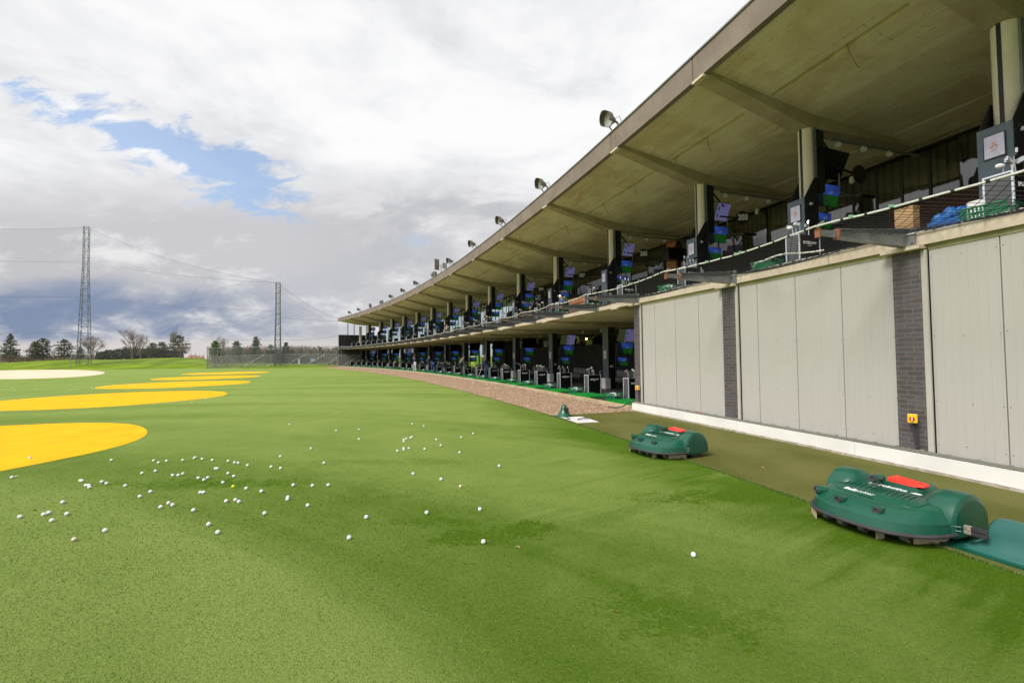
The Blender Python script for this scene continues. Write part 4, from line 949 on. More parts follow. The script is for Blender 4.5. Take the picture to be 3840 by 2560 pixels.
def person(pose, R, a, z, turn, top, leg, hair, shoe, label, sc=1.0, club=False, pack=None):
    J = POSES[pose]; vs, rad, reg, ed = [], [], [], []
    def v(p, r, g): vs.append(Vector(p)); rad.append(r if isinstance(r, tuple) else (r, r)); reg.append(g); return len(vs)-1
    pe = v(J['pe'], (.15, .11), 1); mid = v(Vector(J['pe']).lerp(Vector(J['ch']), .5), (.145, .105), 0); ch = v(J['ch'], (.165, .12), 0); ne = v(J['ne'], .056, 2); ch_dir = (Vector(J['he'])-Vector(J['ne'])).normalized()
    jaw = v(Vector(J['ne'])+ch_dir*.05, .06, 2); he = v(J['he'], (.085, .10), 2); crn = v(Vector(J['he'])+ch_dir*.09, (.072, .085), 2)
    nose = v(Vector(J['he'])+Vector((0, -.115, -.01)), .014, 2); ed += [(pe, mid), (mid, ch), (ch, ne), (ne, jaw), (jaw, he), (he, crn), (he, nose)]
    for s in (-1, 1):
        ear = v(Vector(J['he'])+Vector((s*.085, .01, 0)), .018, 2); ed.append((he, ear))
        def q(k): p = J[k]; return Vector((p[0]*s, p[1], p[2]))
        sh = v(q('sh'), .062, 0); el = v(q('el'), .043, 0); wr = v(q('el').lerp(q('ha'), .85), .027, 0); ha = v(q('ha'), (.038, .022), 2)
        ed += [(ch, sh), (sh, el), (el, wr), (wr, ha)]
        dr = (q('ha')-q('el')).normalized(); side = dr.cross(Vector((1, 0, 0))).normalized()
        for f, L in zip((-1.5, -.5, .5, 1.5), (.06, .075, .07, .055)):
            b0 = v(q('ha')+side*f*.018+dr*.03, .010, 2); b1 = v(q('ha')+side*f*.018+dr*(.03+L*.6)+Vector((-s*.012, 0, 0)), .009, 2); b2 = v(q('ha')+side*f*.018+dr*(.03+L)+Vector((-s*.035, 0, 0)), .008, 2); ed += [(ha, b0), (b0, b1), (b1, b2)]
        t1 = v(q('ha')+side*.045+Vector((-s*.02, 0, 0)), .010, 2); ed.append((ha, t1))
        hi = v(q('hi'), .092, 1); kn = v(q('kn'), .062, 1); cf = v(q('kn').lerp(q('an'), .35), .058, 1); an = v(q('an'), .042, 1); to = v(q('to'), (.045, .032), 3); hl = v(q('an')+Vector((0, .05, -.045)), .04, 3)
        ed += [(pe, hi), (hi, kn), (kn, cf), (cf, an), (an, to), (an, hl)]
    me = bpy.data.meshes.new('body'); me.from_pydata([tuple(p) for p in vs], ed, [])
    ob = bpy.data.objects.new('body', me); COL.objects.link(ob)
    m_ = ob.modifiers.new('s', 'SKIN'); m_.use_smooth_shade = True; s2 = ob.modifiers.new('u', 'SUBSURF'); s2.levels = s2.render_levels = 1
    for i, sv in enumerate(me.skin_vertices[0].data): sv.radius = rad[i]; sv.use_root = (i == 0)
    bm_ = bpy.data.meshes.new_from_object(ob.evaluated_get(bpy.context.evaluated_depsgraph_get())); bpy.data.objects.remove(ob); bpy.data.meshes.remove(me)
    for m0 in (CL[top], CL[leg], SKINM, CL[shoe]): bm_.materials.append(m0)
    for p in bm_.polygons:
        best, g = 9, 0
        for (i, j) in ed:
            A_, B_ = vs[i], vs[j]; d = B_-A_; t = max(0, min(1, (p.center-A_).dot(d)/max(1e-9, d.length_squared))); dist = (A_+d*t-p.center).length-min(rad[i][0], rad[j][0])
            if dist < best: best = dist; g = reg[j] if t > .5 else reg[i]
            if dist == best and reg[i] != reg[j] and {reg[i], reg[j]} == {1, 3}: g = 3 if t > .5 else 1
        p.material_index = g; p.use_smooth = True
    root = thing('person', R, a, z, label, 'person', None, turn); root.scale = (sc,)*3
    o = link('body', bm_, root)
    if hair:
        b = MB(); c = Vector(J['he'])+ch_dir*.055+Vector((0, .022, .008)); b.ball(c, .102, 12, 8, (.93, 1.0, .95)); b.build('hair', CL[hair], root, True)
    if pack: b = MB(); c = Vector(J['ch']); cushion(b, -.16, .16, c.y+.10, c.y+.28, c.z-.28, c.z+.16); b.build('backpack', CL[pack], root, True)
    if club:
        c = empty('golf_club', root.location, 0, label='golf club held by the '+' '.join(label.split(',')[0].split()[:10]), cat='golf club'); c.rotation_euler = root.rotation_euler; c.scale = root.scale
        h = Vector(J['ha']); h.x = 0; b = MB()
        if pose == 'swing': b.tube([h+Vector((0, .02, -.08)), h+Vector((.10, .35, .62))], .011, 5); e = h+Vector((.10, .35, .62))
        else: b.tube([h+Vector((0, .08, .12)), Vector((0, -.72, .05))], .011, 5); e = Vector((0, -.72, .04))
        b.build('shaft', M['silver'], c); b = MB(); b.ball(e, .045, 8, 6, (1.2, .8, .6)); b.build('club_head', M['blk_gloss'], c)
    return root
zl = .15
person('address', 252.50, 22.38, zl, .0, 'navy', 'navy', 'hair_grey', 'shoe', 'older grey haired man in navy addressing a ball on the ground floor', 1.0, True)
person('address', 252.50, 23.87, zl, 2.9, 'greyshirt', 'blackcloth', 'hair_dark', 'shoe', 'man in a grey top and black trousers, seen from behind on the ground floor', 1.02, True)
person('bend', 252.55, 25.10, zl, .9, 'blackcloth', 'navy', 'hair_dark', 'shoe', 'person in black bending right down to place a ball on the mat')
person('bend', 252.45, 25.95, zl, -2.2, 'royal', 'royal', 'hair_dark', 'shoe', 'person in royal blue leaning forward away from the camera')
person('stand', 252.75, 26.53, zl, 2.6, 'navy', 'blackcloth', 'hair_dark', 'shoe', 'person wearing a navy backpack and black trousers', .97, False, 'royal')
person('swing', 252.2, 27.42, zl, .5, 'royal', 'white_trousers', 'hair_dark', 'shoe_w', 'golfer in a blue top and white trousers, club held up', 1.0, True)
person('bend', 252.45, 29.60, zl, .6, 'blackcloth', 'blackcloth', 'hair_grey', 'shoe', 'farthest golfer, all in black, bending over a ball')
person('stand', 253.6, 27.56, 3.71, 2.2, 'palegrey', 'jeans', 'hair_dark', 'shoe', 'man in a pale grey top and blue jeans standing on the upper deck', 1.08)
person('stand', 254.2, 26.10, 3.71, 1.5, 'tancoat', 'tancoat', 'hair_dark', 'shoe', 'person in a long tan coat standing on the upper deck', .90)
person('bend', 253.5, 23.02, 3.71, .9, 'blackcloth', 'blackcloth', 'hair_grey', 'shoe', 'man in black bending low over his bag on the upper deck', 1.0)
person('stand', 254.3, 20.50, 3.71, .4, 'royal', 'blackcloth', 'hair_dark', 'shoe', 'man in a royal blue jumper near bay sign 207 on the upper deck', .84)
person('sit', 255.6, 22.17, 3.95, .3, 'blackcloth', 'blackcloth', 'hair_grey', 'shoe', 'seated person with grey hair between the upper columns', 1.1)
person('sit', 254.9, 25.74, 3.95, .2, 'greencloth', 'tancoat', 'hair_dark', 'shoe', 'seated person in a green top on the upper deck', 1.0)
for k, (R, a_, z_) in enumerate(((255.6, 22.17, 3.7), (254.9, 25.74, 3.7))):
    o = thing('bar_chair', R, a_, z_, ['dark chair under the grey haired seated person', 'dark chair under the seated person in green'][k], 'chair', 'chairs on the upper deck', .3)
    b = MB(); b.box(-.22, .22, -.2, .22, .62, .67); b.build('seat', M['black'], o); b = MB(); b.box(-.22, .22, .2, .24, .67, 1.15); b.build('backrest', M['black'], o)
    for x in (-.2, .2):
        for y in (-.18, .2): b = MB(); b.tube([(x, y, 0), (x, y, .62)], .014, 5); b.build('leg', M['black'], o)

# ------------------------------------------------------------------ floodlights on the roof edge
def flood_parts():
    b = MB(); n = 20; rows = []
    for x, r in ((-.34, .07), (-.30, .14), (-.16, .19), (-.04, .30), (.02, .31)): rows.append([(x, r*math.cos(2*math.pi*i/n), r*math.sin(2*math.pi*i/n)) for i in range(n)])
    b.rings(rows)
    hood = []                                # open visor over the upper half
    for x in (.0, .30):
        hood.append([Vector((x*(1-.25*abs(math.cos(t)))+.0, .325*math.cos(t), .325*math.sin(t)+(.04 if x else 0))) for t in [R_(-35)+R_(250)*i/18 for i in range(19)]])
    o_ = len(b.v); b.v += hood[0]+hood[1]+[p*1.05 for p in hood[0]]+[p*1.05 for p in hood[1]]
    for i in range(18):
        for A_, B_ in ((0, 19), (38, 57)): b.f.append((o_+A_+i, o_+A_+i+1, o_+B_+i+1, o_+B_+i)); b.m.append(0)
    head = b.mesh('lamp_head', M['lampbody'], True)
    b = MB(); b.cyl((.023, 0, 0), .285, .008, 20, 'x'); gl = b.mesh('lens', M['lampglass'])
    b = MB(); b.cyl((-.37, 0, 0), .04, .08, 10, 'x'); clamp = b.mesh('clamp', M['blue_grip'])
    return head, gl, clamp
FH = flood_parts()
def floodlight(a_, kind, label):
    o = thing('floodlight', 252.15, a_, 9.78, label, 'floodlight', 'floodlights along the roof edge')
    b = MB(); b.tube([(-.05, -.02, 0), (-.10, -.22, .30)], .022, 6); b.tube([(.16, .05, 0), (.12, .02, .32), (.08, -.08, .42)], .04, 6); b.tube([(.1, -.1, .44), (.2, .05, .55), (.28, .12, .2), (.25, .1, 0)], .012, 5); b.build('stand_leg', M['lampbody'], o)
    if kind == 'round':
        for n_, me in zip(('lamp_head', 'lens', 'clamp'), FH):
            h = sub(n_, me, o, (-.02, -.26, .46)); h.rotation_euler = (0, .18, R_(-80)); h.scale = (.80,)*3
    elif kind == 'back':
        for n_, me in zip(('lamp_head', 'lens', 'clamp'), FH):
            h = sub(n_, me, o, (0, 0, .42)); h.rotation_euler = (0, .2, R_(20)); h.scale = (.85,)*3
    else:
        b = MB(); M_ = Matrix.Rotation(.5, 3, 'Z'); b.cbox((-.05, -.1, .5), .10, .52, .62, M_); b.build('lamp_head', M['lampbody'], o)
        b = MB(); b.cbox((-.02, -.13, .5), .05, .46, .56, M_); b.build('lens', M['lampglass'], o)
fk = {5: 'back', 9: 'back', 10: 'panel'}
FA = [18.486, 19.904, 21.315, 22.70, 24.14, 25.63, 27.05, 28.455, 29.85, 31.35, 32.72, 34.24, 35.61]
for k, a_ in enumerate(FA):
    floodlight(a_, fk.get(k, 'round'), f'{"square" if k == 10 else "round"} hooded floodlight on the roof edge, {ORD[k]} from the near end')
o = thing('led_panel_mast', 252.3, 25.12, 9.78, 'tall flat lamp panel and small box on a mast beside the round floodlights', 'lamp mast')
b = MB(); b.tube([(0, 0, 0), (0, 0, 1.0)], .04, 6); b.build('mast', M['grey'], o); b = MB(); b.cbox((-.25, -.35, 1.05), .1, .55, 1.05, Matrix.Rotation(.5, 3, 'Z')); b.tube([(0, 0, .9), (-.2, -.3, .95)], .03, 5); b.build('lamp_panel', M['lampbody'], o)
b = MB(); b.box(.1, .35, .1, .5, .6, 1.15); b.tube([(0, 0, .95), (.2, .2, .95)], .03, 5); b.build('small_box', M['grey'], o)

# ------------------------------------------------------------------ robotic ball pickers
def picker_meshes():
    parts = []
    def outline(wx, yf, yb, n, z, N=56):
        yc = (yf*.45+yb*.55)*0+(-.12); row = []
        for i in range(N):
            t = 2*math.pi*i/N; c, s_ = math.cos(t), math.sin(t)
            ry = (yb-yc) if s_ > 0 else (yc-yf)
            row.append(Vector((wx*math.copysign(abs(c)**(2/n), c), yc+ry*math.copysign(abs(s_)**(2/n), s_), z)))
        return row
    b = MB()
    lv = [(.105, .575, -.775, .30, 2.7), (.125, .60, -.79, .31, 2.7), (.222, .592, -.762, .31, 2.7), (.234, .580, -.745, .305, 2.7), (.292, .520, -.572, .27, 3.2), (.304, .505, -.548, .26, 3.4), (.312, .475, -.515, .245, 3.6), (.3155, .40, -.42, .20, 3.6), (.318, .20, -.22, .10, 3.0)]
    rows = [outline(wx, yf, yb, n, z) for z, wx, yf, yb, n in lv]
    for r in rows[4:]:
        for p in r: p.z += .115*(p.y+.5)
    b.rings(rows)
    # wheel domes
    for sx in (-1, 1):
        rr_ = []
        for x, r in ((.28, .10), (.31, .20), (.345, .265), (.385, .292), (.44, .302), (.55, .302), (.592, .295), (.612, .272), (.616, .24)):
            row = [(sx*x, .035-r, .09)]+[(sx*x, .035-r*math.cos(math.pi*i/18), .175+r*math.sin(math.pi*i/18)) for i in range(19)]+[(sx*x, .035+r, .09)]
            rr_.append(row)
        b.rings(rr_)
    # rear pod that carries the stop button
    pod = [[(x*k, .02+(.30)*t_*1.0, z) for x, t_ in ((-.19, .0), (-.12, -.12), (.12, -.12), (.20, .0), (.24, .9), (.20, 1.05), (-.20, 1.05), (-.22, .9))] for z, k in ((.34, 1.05), (.40, .95), (.425, .80))]
    b.rings(pod)
    # sensor housings
    for (x, y, z, ang) in ((-.465, -.588, .288, -.45), (-.165, -.672, .276, -.05), (.205, -.662, .276, .12)):
        d = Vector((math.sin(ang), -math.cos(ang), 0)); b.tube([Vector((x, y, z))-d*.11, Vector((x, y, z))-d*.02, Vector((x, y, z))], [.030, .050, .047], 18)
    d = Vector((0, -1, 0)); b.tube([Vector((-.16, .04, .440)), Vector((-.16, -.08, .440)), Vector((-.16, -.10, .440))], [.040, .050, .047], 18)
    parts.append(('shell', b.mesh('shell', M['bodyg'], True)))
    for (x, y, z, ang) in ((-.465, -.588, .288, -.45), (-.165, -.672, .276, -.05), (.205, -.662, .276, .12), (-.16, -.10, .445, 0)):
        d = Vector((math.sin(ang), -math.cos(ang), 0)); p = Vector((x, y, z)); b = MB()
        n = 16; e1 = Vector((d.y, -d.x, 0)); e2 = Vector((0, 0, 1)); ringpts = [p+d*.004+(e1*math.cos(2*math.pi*i/n)+e2*math.sin(2*math.pi*i/n))*.029 for i in range(n+1)]
        b.tube(ringpts, .010, 6, False); b.tube([p-d*.01, p+d*.004], .014, 10); b.tube([p-d*.01, p+d*.0015], .030, 14)
        parts.append(('sensor', b.mesh('sensor', M['rubber'])))
    # rubber bumper round the front half
    o_ = outline(.612, -.805, .31, 2.7, .122, 88); i0 = [i for i, p in enumerate(o_) if p.y < -.10 or (p.x < 0 and p.y < -.05)]
    seq = sorted(i0); b = MB(); b.tube([o_[i] for i in seq], .019, 8); parts.append(('bumper', b.mesh('bumper', M['rubber'], True)))
    # lid: a raised panel with a dark seam, louvre ridges
    def dz(y): return .3185+.115*(y+.5)
    N = 48; lid = []
    for k, (sc_, zz) in enumerate(((1.0, -.006), (1.0, .003), (.985, .006))):
        row = []
        for i in range(N):
            t = 2*math.pi*i/N; c, s_ = math.cos(t), math.sin(t)
            x = .40*sc_*math.copysign(abs(c)**.45, c); y = -.20+.245*sc_*math.copysign(abs(s_)**.45, s_); row.append(Vector((x, y, dz(y)+zz-.002)))
        lid.append(row)
    b = MB(); b.rings(lid, (False, True)); parts.append(('lid', b.mesh('lid', M['bodyg'], True)))
    b = MB(); b.tube([p+Vector((p.x*.012, (p.y+.2)*.02, .001)) for p in lid[0]]+[lid[0][0]], .0042, 5, False); b.box(-.10, .04, -.456, -.440, .318, .3285)
    for x, y in ((-.25, .075), (.33, .06)): b.cbox((x, y, dz(y)+.002), .05, .02, .006)
    parts.append(('lid_seam', b.mesh('lid_seam', M['bodyd'])))
    b = MB()
    for i in range(13):
        x = -.345+.052*i; b.tube([(x, -.285, dz(-.285)+.004), (x-.022, -.25, dz(-.25)+.008), (x-.022, -.13, dz(-.13)+.008)], .0055, 5)
    parts.append(('louvre_ridges', b.mesh('louvre_ridges', mat('louvre_green', (.003, .07, .042), rough=.4))))
    b = MB(); Mx = Matrix.Translation((-.05, -.045, dz(-.045)+.006)) @ Matrix.Rotation(.115, 4, 'X'); b.text('Belrobotics', .082, Mx, .001, bold=.0022, sx=.95)
    b.prism([(.17, -.07), (.20, -.03), (.235, -.025), (.265, -.045), (.255, -.075), (.21, -.085)], dz(-.05)+.005, dz(-.05)+.007, 'xy')
    Mx = Matrix.Translation((-.235, -.375, dz(-.375)+.006)) @ Matrix.Rotation(.115, 4, 'X'); b.text('Ball', .078, Mx, .001, bold=.003); Mx = Matrix.Translation((-.085, -.375, dz(-.375)+.006)) @ Matrix.Rotation(.115, 4, 'X'); b.text('picker', .078, Mx, .001)
    parts.append(('lettering', b.mesh('lettering', M['logo'])))
    b = MB(); b.rings([[(-.10, .03, .426), (.15, -.01, .426), (.225, .06, .426), (.21, .19, .426), (-.11, .20, .426)], [(-.095, .04, .462), (.14, .0, .447), (.215, .065, .440), (.20, .18, .450), (-.10, .19, .468)]])
    bmm = b.mesh('stop_button', M['red']); parts.append(('stop_button', bmm))
    # undercarriage
    for x, y, w_ in ((.36, -.50, .06), (.05, -.62, .05), (-.15, -.63, .05), (-.33, -.60, .05)):
        b = MB(); b.cyl((x, y, .062), .060, w_, 18, 'x'); b.cyl((x+w_/2+.002, y, .062), .034, .006, 14, 'x', mi=1); b.cyl((x+w_/2+.006, y, .062), .016, .008, 10, 'x', mi=2)
        b.box(x-w_/2-.012, x+w_/2-.02, y+.03, y+.10, .05, .11, 1); parts.append(('caster', b.mesh('caster', [M['wheel'], M['rubber'], M['tan']], True)))
    for sx in (-1, 1):
        b = MB(); b.cyl((sx*.48, .05, .155), .155, .13, 28, 'x'); b.cyl((sx*.55, .05, .155), .07, .03, 14, 'x'); parts.append(('drive_wheel', b.mesh('drive_wheel', M['rubber'], True)))
    b = MB(); b.box(-.50, .50, -.58, .22, .095, .125); parts.append(('underpan', b.mesh('underpan', M['black'])))
    for q in ([(-.53, -.58), (-.38, -.72)], [(.42, -.50), (.52, -.16)], [(.215, -.70), (.235, -.62)]):
        (x0, y0), (x1, y1) = q; v = Vector((x1-x0, y1-y0, 0)); nn = Vector((-v.y, v.x, 0)).normalized()*.006
        b = MB(); A_, B_ = Vector((x0, y0, 0)), Vector((x1, y1, 0)); k = .004
        b.add([A_+nn+Vector((0, 0, k)), B_+nn+Vector((0, 0, k)), B_+nn+Vector((0, 0, .10)), A_+nn+Vector((0, 0, .10)), A_-nn+Vector((0, 0, k)), B_-nn+Vector((0, 0, k)), B_-nn+Vector((0, 0, .10)), A_-nn+Vector((0, 0, .10))],
              [(0, 1, 2, 3), (7, 6, 5, 4), (0, 4, 5, 1), (1, 5, 6, 2), (2, 6, 7, 3), (3, 7, 4, 0)]); parts.append(('guide_board', b.mesh('guide_board', M['tan'])))
    for zz in (.165, .205): b = MB(); b.tube([(.55, -.30, zz), (.64, -.20, zz)], .003, 5); parts.append(('charging_contact', b.mesh('charging_contact', M['silver'])))
    return parts
PK = picker_meshes()
for loc, rz, lb in (((4.06, 4.70, 0), -70.7, 'green robotic ball picker nearest the camera, docked at its charging station'), ((2.92, 8.14, 0), -64.5, 'green robotic ball picker farther off, standing free on the path edge')):
    o = empty('ball_picker', loc, R_(rz), lb, 'ball picker', 'green robotic ball pickers')
    o.scale = (.965,)*3 if rz < -70 else (.93,)*3
    for n_, me in PK: sub(n_, me, o)

# charging stations: ribbed base plate and an upright bell-shaped fin
def station():
    b = MB()
    def fin(z, hw, x0): 
        x1 = 1.55
        return [Vector(p) for p in ((x0, -hw*.55, z), (x0+.02, -hw*.9, z), (x0+.06, -hw, z), (x1-.06, -hw, z), (x1, -hw*.8, z), (x1, hw*.8, z), (x1-.06, hw, z), (x0+.06, hw, z), (x0+.02, hw*.9, z), (x0, hw*.55, z))]
    rows = [fin(.022, .21, .57), fin(.034, .20, .59), fin(.048, .17, .645), fin(.10, .135, .695), fin(.18, .11, .72), fin(.25, .098, .735), fin(.295, .08, .765), fin(.308, .045, .80)]
    b.rings(rows); shell = b.mesh('upright_cover', mat('station_green', (.018, .105, .092), (.026, .125, .11), 2, .42), True)
    b = MB(); b.prism([(.30, 0), (.34, .022), (1.6, .03), (1.6, 0)], -.26, .30, 'xz') if False else b.box(.34, 1.62, -.27, .31, 0, .022)
    for i in range(7): b.box(.36, .74, -.20+.065*i, -.185+.065*i, .022, .034)
    base = b.mesh('base_plate', M['bodyg'])
    arms = []
    for zz in (.165, .205): b = MB(); b.box(.625, .675, -.215, -.185, zz-.017, zz+.017); b.box(.675, .78, -.21, -.18, zz-.015, zz+.015, 1); arms.append(b.mesh('contact_arm', [M['rough'], M['rubber']]))
    b = MB(); b.cyl((.99, -.105, .22), .018, .02, 12, 'y'); b.cyl((1.02, -.108, .20), .010, .02, 10, 'y'); badge = b.mesh('badge', M['logo'])
    return [('upright_cover', shell), ('base_plate', base)]+[('contact_arm', a_) for a_ in arms]+[('badge', badge)]
ST = station()
o = empty('charging_station', (4.085, 4.70, 0), R_(-70.7), 'green plastic charging station at the right edge, docked to the near picker', 'charging station', 'charging stations')
for n_, me in ST: sub(n_, me, o)
o = empty('charging_station', (1.30, 13.75, 0), R_(-76), 'distant small green bell shaped charging station beside the pale tray', 'charging station', 'charging stations'); o.scale = (1, 1, 1.1)
b = MB(); rows = []
for z, hx, hy in ((0, .27, .25), (.03, .25, .23), (.07, .19, .17), (.14, .135, .12), (.22, .10, .09), (.29, .08, .07), (.315, .045, .045)):
    rows.append([(.85+hx*math.cos(2*math.pi*i/20), hy*math.sin(2*math.pi*i/20), z) for i in range(20)])
b.rings(rows); b.build('upright_cover', M['bodyg'], o, True)
b = MB(); b.box(.95, 1.0, -.03, .09, .10, .24); b.build('contact_arm', M['black'], o)
# pale tray sunk in the path beside it
c4 = [Vector((1.416, 12.70, 0)), Vector((1.713, 11.63, 0)), Vector((2.298, 11.78, 0)), Vector((2.0, 12.82, 0))]; cc = sum(c4, Vector())/4
o = empty('cable_tray_box', cc, 0, 'shallow white plastic tray let into the path beside the distant station', 'tray')
b = MB(); loc = [p-cc for p in c4]
b.rings([[p+Vector((0, 0, .002)) for p in loc], [p+Vector((0, 0, .016)) for p in loc], [p*.93+Vector((0, 0, .016)) for p in loc], [p*.88+Vector((0, 0, .006)) for p in loc]]); b.build('tray_shell', M['white'], o)
b = MB(); b.tube([loc[1]*.5+Vector((0, .2, .03)), Vector((.1, .0, .05)), Vector((.3, .1, .03))], .018, 6); b.build('hose', M['grey'], o); b = MB(); b.cbox((-.30, .10, .025), .10, .06, .02); b.build('clip', M['black'], o)

# isolator switches and wiring on the piers
for k, (a_, z_) in enumerate(((16.425, .77), (18.125, .745))):
    o = thing('isolator_switch', 251.79, a_, z_, ['yellow isolator switch with red knob on the brick pier behind the near picker', 'yellow isolator switch with red knob on the far brick pier by the bays'][k], 'switch', 'yellow isolator switches')
    o.rotation_euler.z += .5 if k == 0 else .3
    b = MB(); b.box(-.055, .055, -.0, .045, -.065, .065); b.build('back_box', M['offwhite'], o)
    b = MB(); cushion(b, -.058, .058, -.045, .0, -.068, .068, .008); b.build('cover', M['iso_y'], o)
    b = MB(); b.cyl((-.005, -.052, -.0), .032, .016, 18, 'y'); b.box(-.012, .002, -.075, -.05, -.03, .03, 1); b.build('knob', [M['iso_r'], M['logo']], o)
    b = MB(); b.tube([(0.01, .03, -.06), (.01, .03, -.25), (.03, .02, -.42), (.0, -.01, -.48)], .014, 6); b.tube([(.035, .03, -.06), (.05, .03, -.30), (.04, 0, -.48)], .010, 6); b.build('cable', M['rubber'], o)
o = tag(MB().tube([P(251.74, 18.165, .30), P(251.70, 18.20, .26), P(251.62, 18.26, .10), P(251.55, 18.33, .03), P(251.5, 18.42, .02)], .018, 6).build('drain_hose', M['rubber']), 'black hose running from the white skirting onto the gravel', 'hose')

# ------------------------------------------------------------------ golf balls
b = MB(); b.ball((0, 0, .0225), .0225, 20, 14); ball_me = b.mesh('golf_ball', M['ball'], True)
b = MB(); b.ball((0, 0, .0225), .0225, 20, 14); ball_y = b.mesh('golf_ball', M['ball_y'], True)
b = MB(); b.ball((0, 0, .0225), .0225, 20, 14); ball_t = b.mesh('golf_ball', M['ball_t'], True)
A1 = [(108, 816), (728, 845), (742, 848), (776, 888), (804, 888), (810, 905), (922, 856), (965, 870), (1008, 660), (1134, 890), (567, 1040), (396, 1150), (441, 1135), (605, 1145), (181, 1171), (469, 1204), (950, 1294), (1362, 945), (1266, 988), (1286, 778), (1407, 758), (1391, 664), (1435, 683), (1508, 668), (1654, 660), (1563, 797), (1613, 797), (1655, 783), (1526, 1048), (1562, 1064), (1454, 1083)]
B1 = [(366, 474), (376, 468), (451, 483), (559, 496), (729, 505), (798, 521), (837, 526), (936, 551), (1189, 566), (1289, 581), (1287, 456), (1614, 371), (1754, 525), (1384, 113), (1885, 180), (593, 585), (614, 585), (728, 636), (790, 666), (673, 733), (922, 796), (1085, 827), (409, 686), (470, 706), (511, 682), (430, 840), (466, 839), (708, 931), (806, 919), (844, 938), (1425, 760), (1631, 766), (1800, 760), (1367, 890), (1363, 912), (1580, 977), (1119, 1061), (358, 1028), (521, 1178), (618, 1264)]
C1 = [(382, 154), (382, 250), (904, 99), (1018, 121), (758, 363), (820, 337), (822, 353), (871, 338), (821, 254), (822, 272), (847, 245), (887, 236), (901, 226), (1026, 346), (1140, 253), (1183, 309), (1369, 379), (1383, 230), (1501, 193), (1755, 510), (912, 586), (1187, 640), (1567, 933), (1046, 966), (454, 1010), (286, 1210), (1602, 1250)]
F1 = [(52, 188), (52, 203), (96, 219), (114, 239), (282, 200), (450, 173), (564, 202), (564, 241), (605, 235), (732, 219), (742, 230), (908, 199), (1033, 195), (1088, 206), (1128, 190), (940, 153), (935, 127), (1535, 200), (1984, 190), (2185, 142), (1540, 340), (1653, 308)]
G1 = [(612, 1308), (665, 1333), (820, 1345), (840, 1348), (1047, 1375), (1075, 1380), (1100, 1445), (1232, 1447), (1432, 1443), (1187, 1518), (605, 1460), (215, 1330)]
SPECIAL = {(1396, 664): '', (776, 888): 'left ball of three touching white balls near the lower left', (804, 888): 'back ball of three touching white balls near the lower left', (810, 905): 'front ball of three touching white balls near the lower left',
 (396, 1150): 'white golf ball right of the small red brown leaf', (950, 1294): 'white golf ball at the lower left, right of the off-white scuffed one', (618, 1264): 'nearest white golf ball on the border of the pale brushed arc', (521, 1178): 'white golf ball just behind the nearest one on the pale arc border',
 (1367, 890): 'back one of two balls touching front to back', (1363, 912): 'front one of two balls touching front to back', (1602, 1250): 'white golf ball beside the dark scuffed patch', (1567, 933): 'white golf ball behind the dark scuffed patch', (286, 1210): 'large single white golf ball between the left scatter and the dark patch',
 (1755, 510): 'single white golf ball farthest to the right, toward the far picker', (1501, 193): 'farthest right white ball behind the scatter, level with the far picker'}
def putball(u, v, me, label, group=None, z=0):
    p = px(u, v, .022+z); o = link('golf_ball', me); o.location = (p.x, p.y, z-.004); o.rotation_euler = (random.random()*3, random.random()*3, 0) if False else (0, 0, random.random()*6)
    return tag(o, label, 'golf ball', group)
for L, u0, v0, s_ in ((A1, 0, 1450, .4144), (B1, 600, 1550, .3507), (C1, 1200, 1550, .3826)):
    for x, y in L: putball(u0+x*s_, v0+y*s_, ball_me, SPECIAL.get((x, y), 'clean white golf ball in the loose scatter on the green turf'), 'white golf balls scattered on the turf')
for x, y in F1: putball(x*.4677, 1350+y*.4677, ball_me, 'tiny distant white golf ball on the far turf among the yellow circles', 'distant golf balls near the yellow targets')
for x, y in G1: putball(1600+x*.2104, 1150+y*.2104, ball_me, 'white golf ball lying on the gravel strip', 'golf balls on the gravel', .012)
putball(600+783*.3507, 1550+776*.3507, ball_y, 'bright yellow golf ball among the white ones')
putball(270*.4144, 1450+638*.4144, ball_me, 'white golf ball lying on the nearest yellow circle', None, .004)
putball(672*.4144, 1450+1375*.4144, ball_t, 'off-white scuffed golf ball at the lower left, nearest the corner')
putball(1200+1377*.3826, 1550+711*.3826, ball_t, 'brownish scuffed golf ball right of the middle of the turf')
putball(1900+1830*.3827, 2000+201*.3827, ball_me, 'lone white golf ball on the turf nearest the near ball picker')
# leaves and litter
for k, (u, v, s_, lb) in enumerate(((132, 1911, .03, 'small red brown leaf left of the lower left balls'), (2317, 2290, .018, 'tiny orange leaf on the near turf'), (1940, 2050, .03, 'pale curled twig beside the dark scuffed patch'), (3800, 1822, .07, 'crumpled brown leaves against the foot of the skirting'), (2860, 1752, .04, 'dry brown leaf between the pickers at the skirting'), (3075, 2073, .014, 'straw coloured leaf scrap right of the lone ball'), (62, 1785, .03, 'straw coloured scrap below the nearest yellow circle'))):
    p = px(u, v, .005); b = MB()
    for i in range(3):
        t = random.random()*6; c = Vector((random.gauss(0, s_*.3), random.gauss(0, s_*.3), .004*i)); d = Vector((math.cos(t), math.sin(t), .1))*s_*.6; e = Vector((-d.y, d.x, .3*s_))*.5
        b.add([c-d, c+e, c+d, c-e], [(0, 1, 2), (0, 2, 3)])
    o = b.build('dry_leaf', M['leaf'] if k in (0, 1, 3, 4) else M['tan']); o.location = p; tag(o, lb, 'leaf')
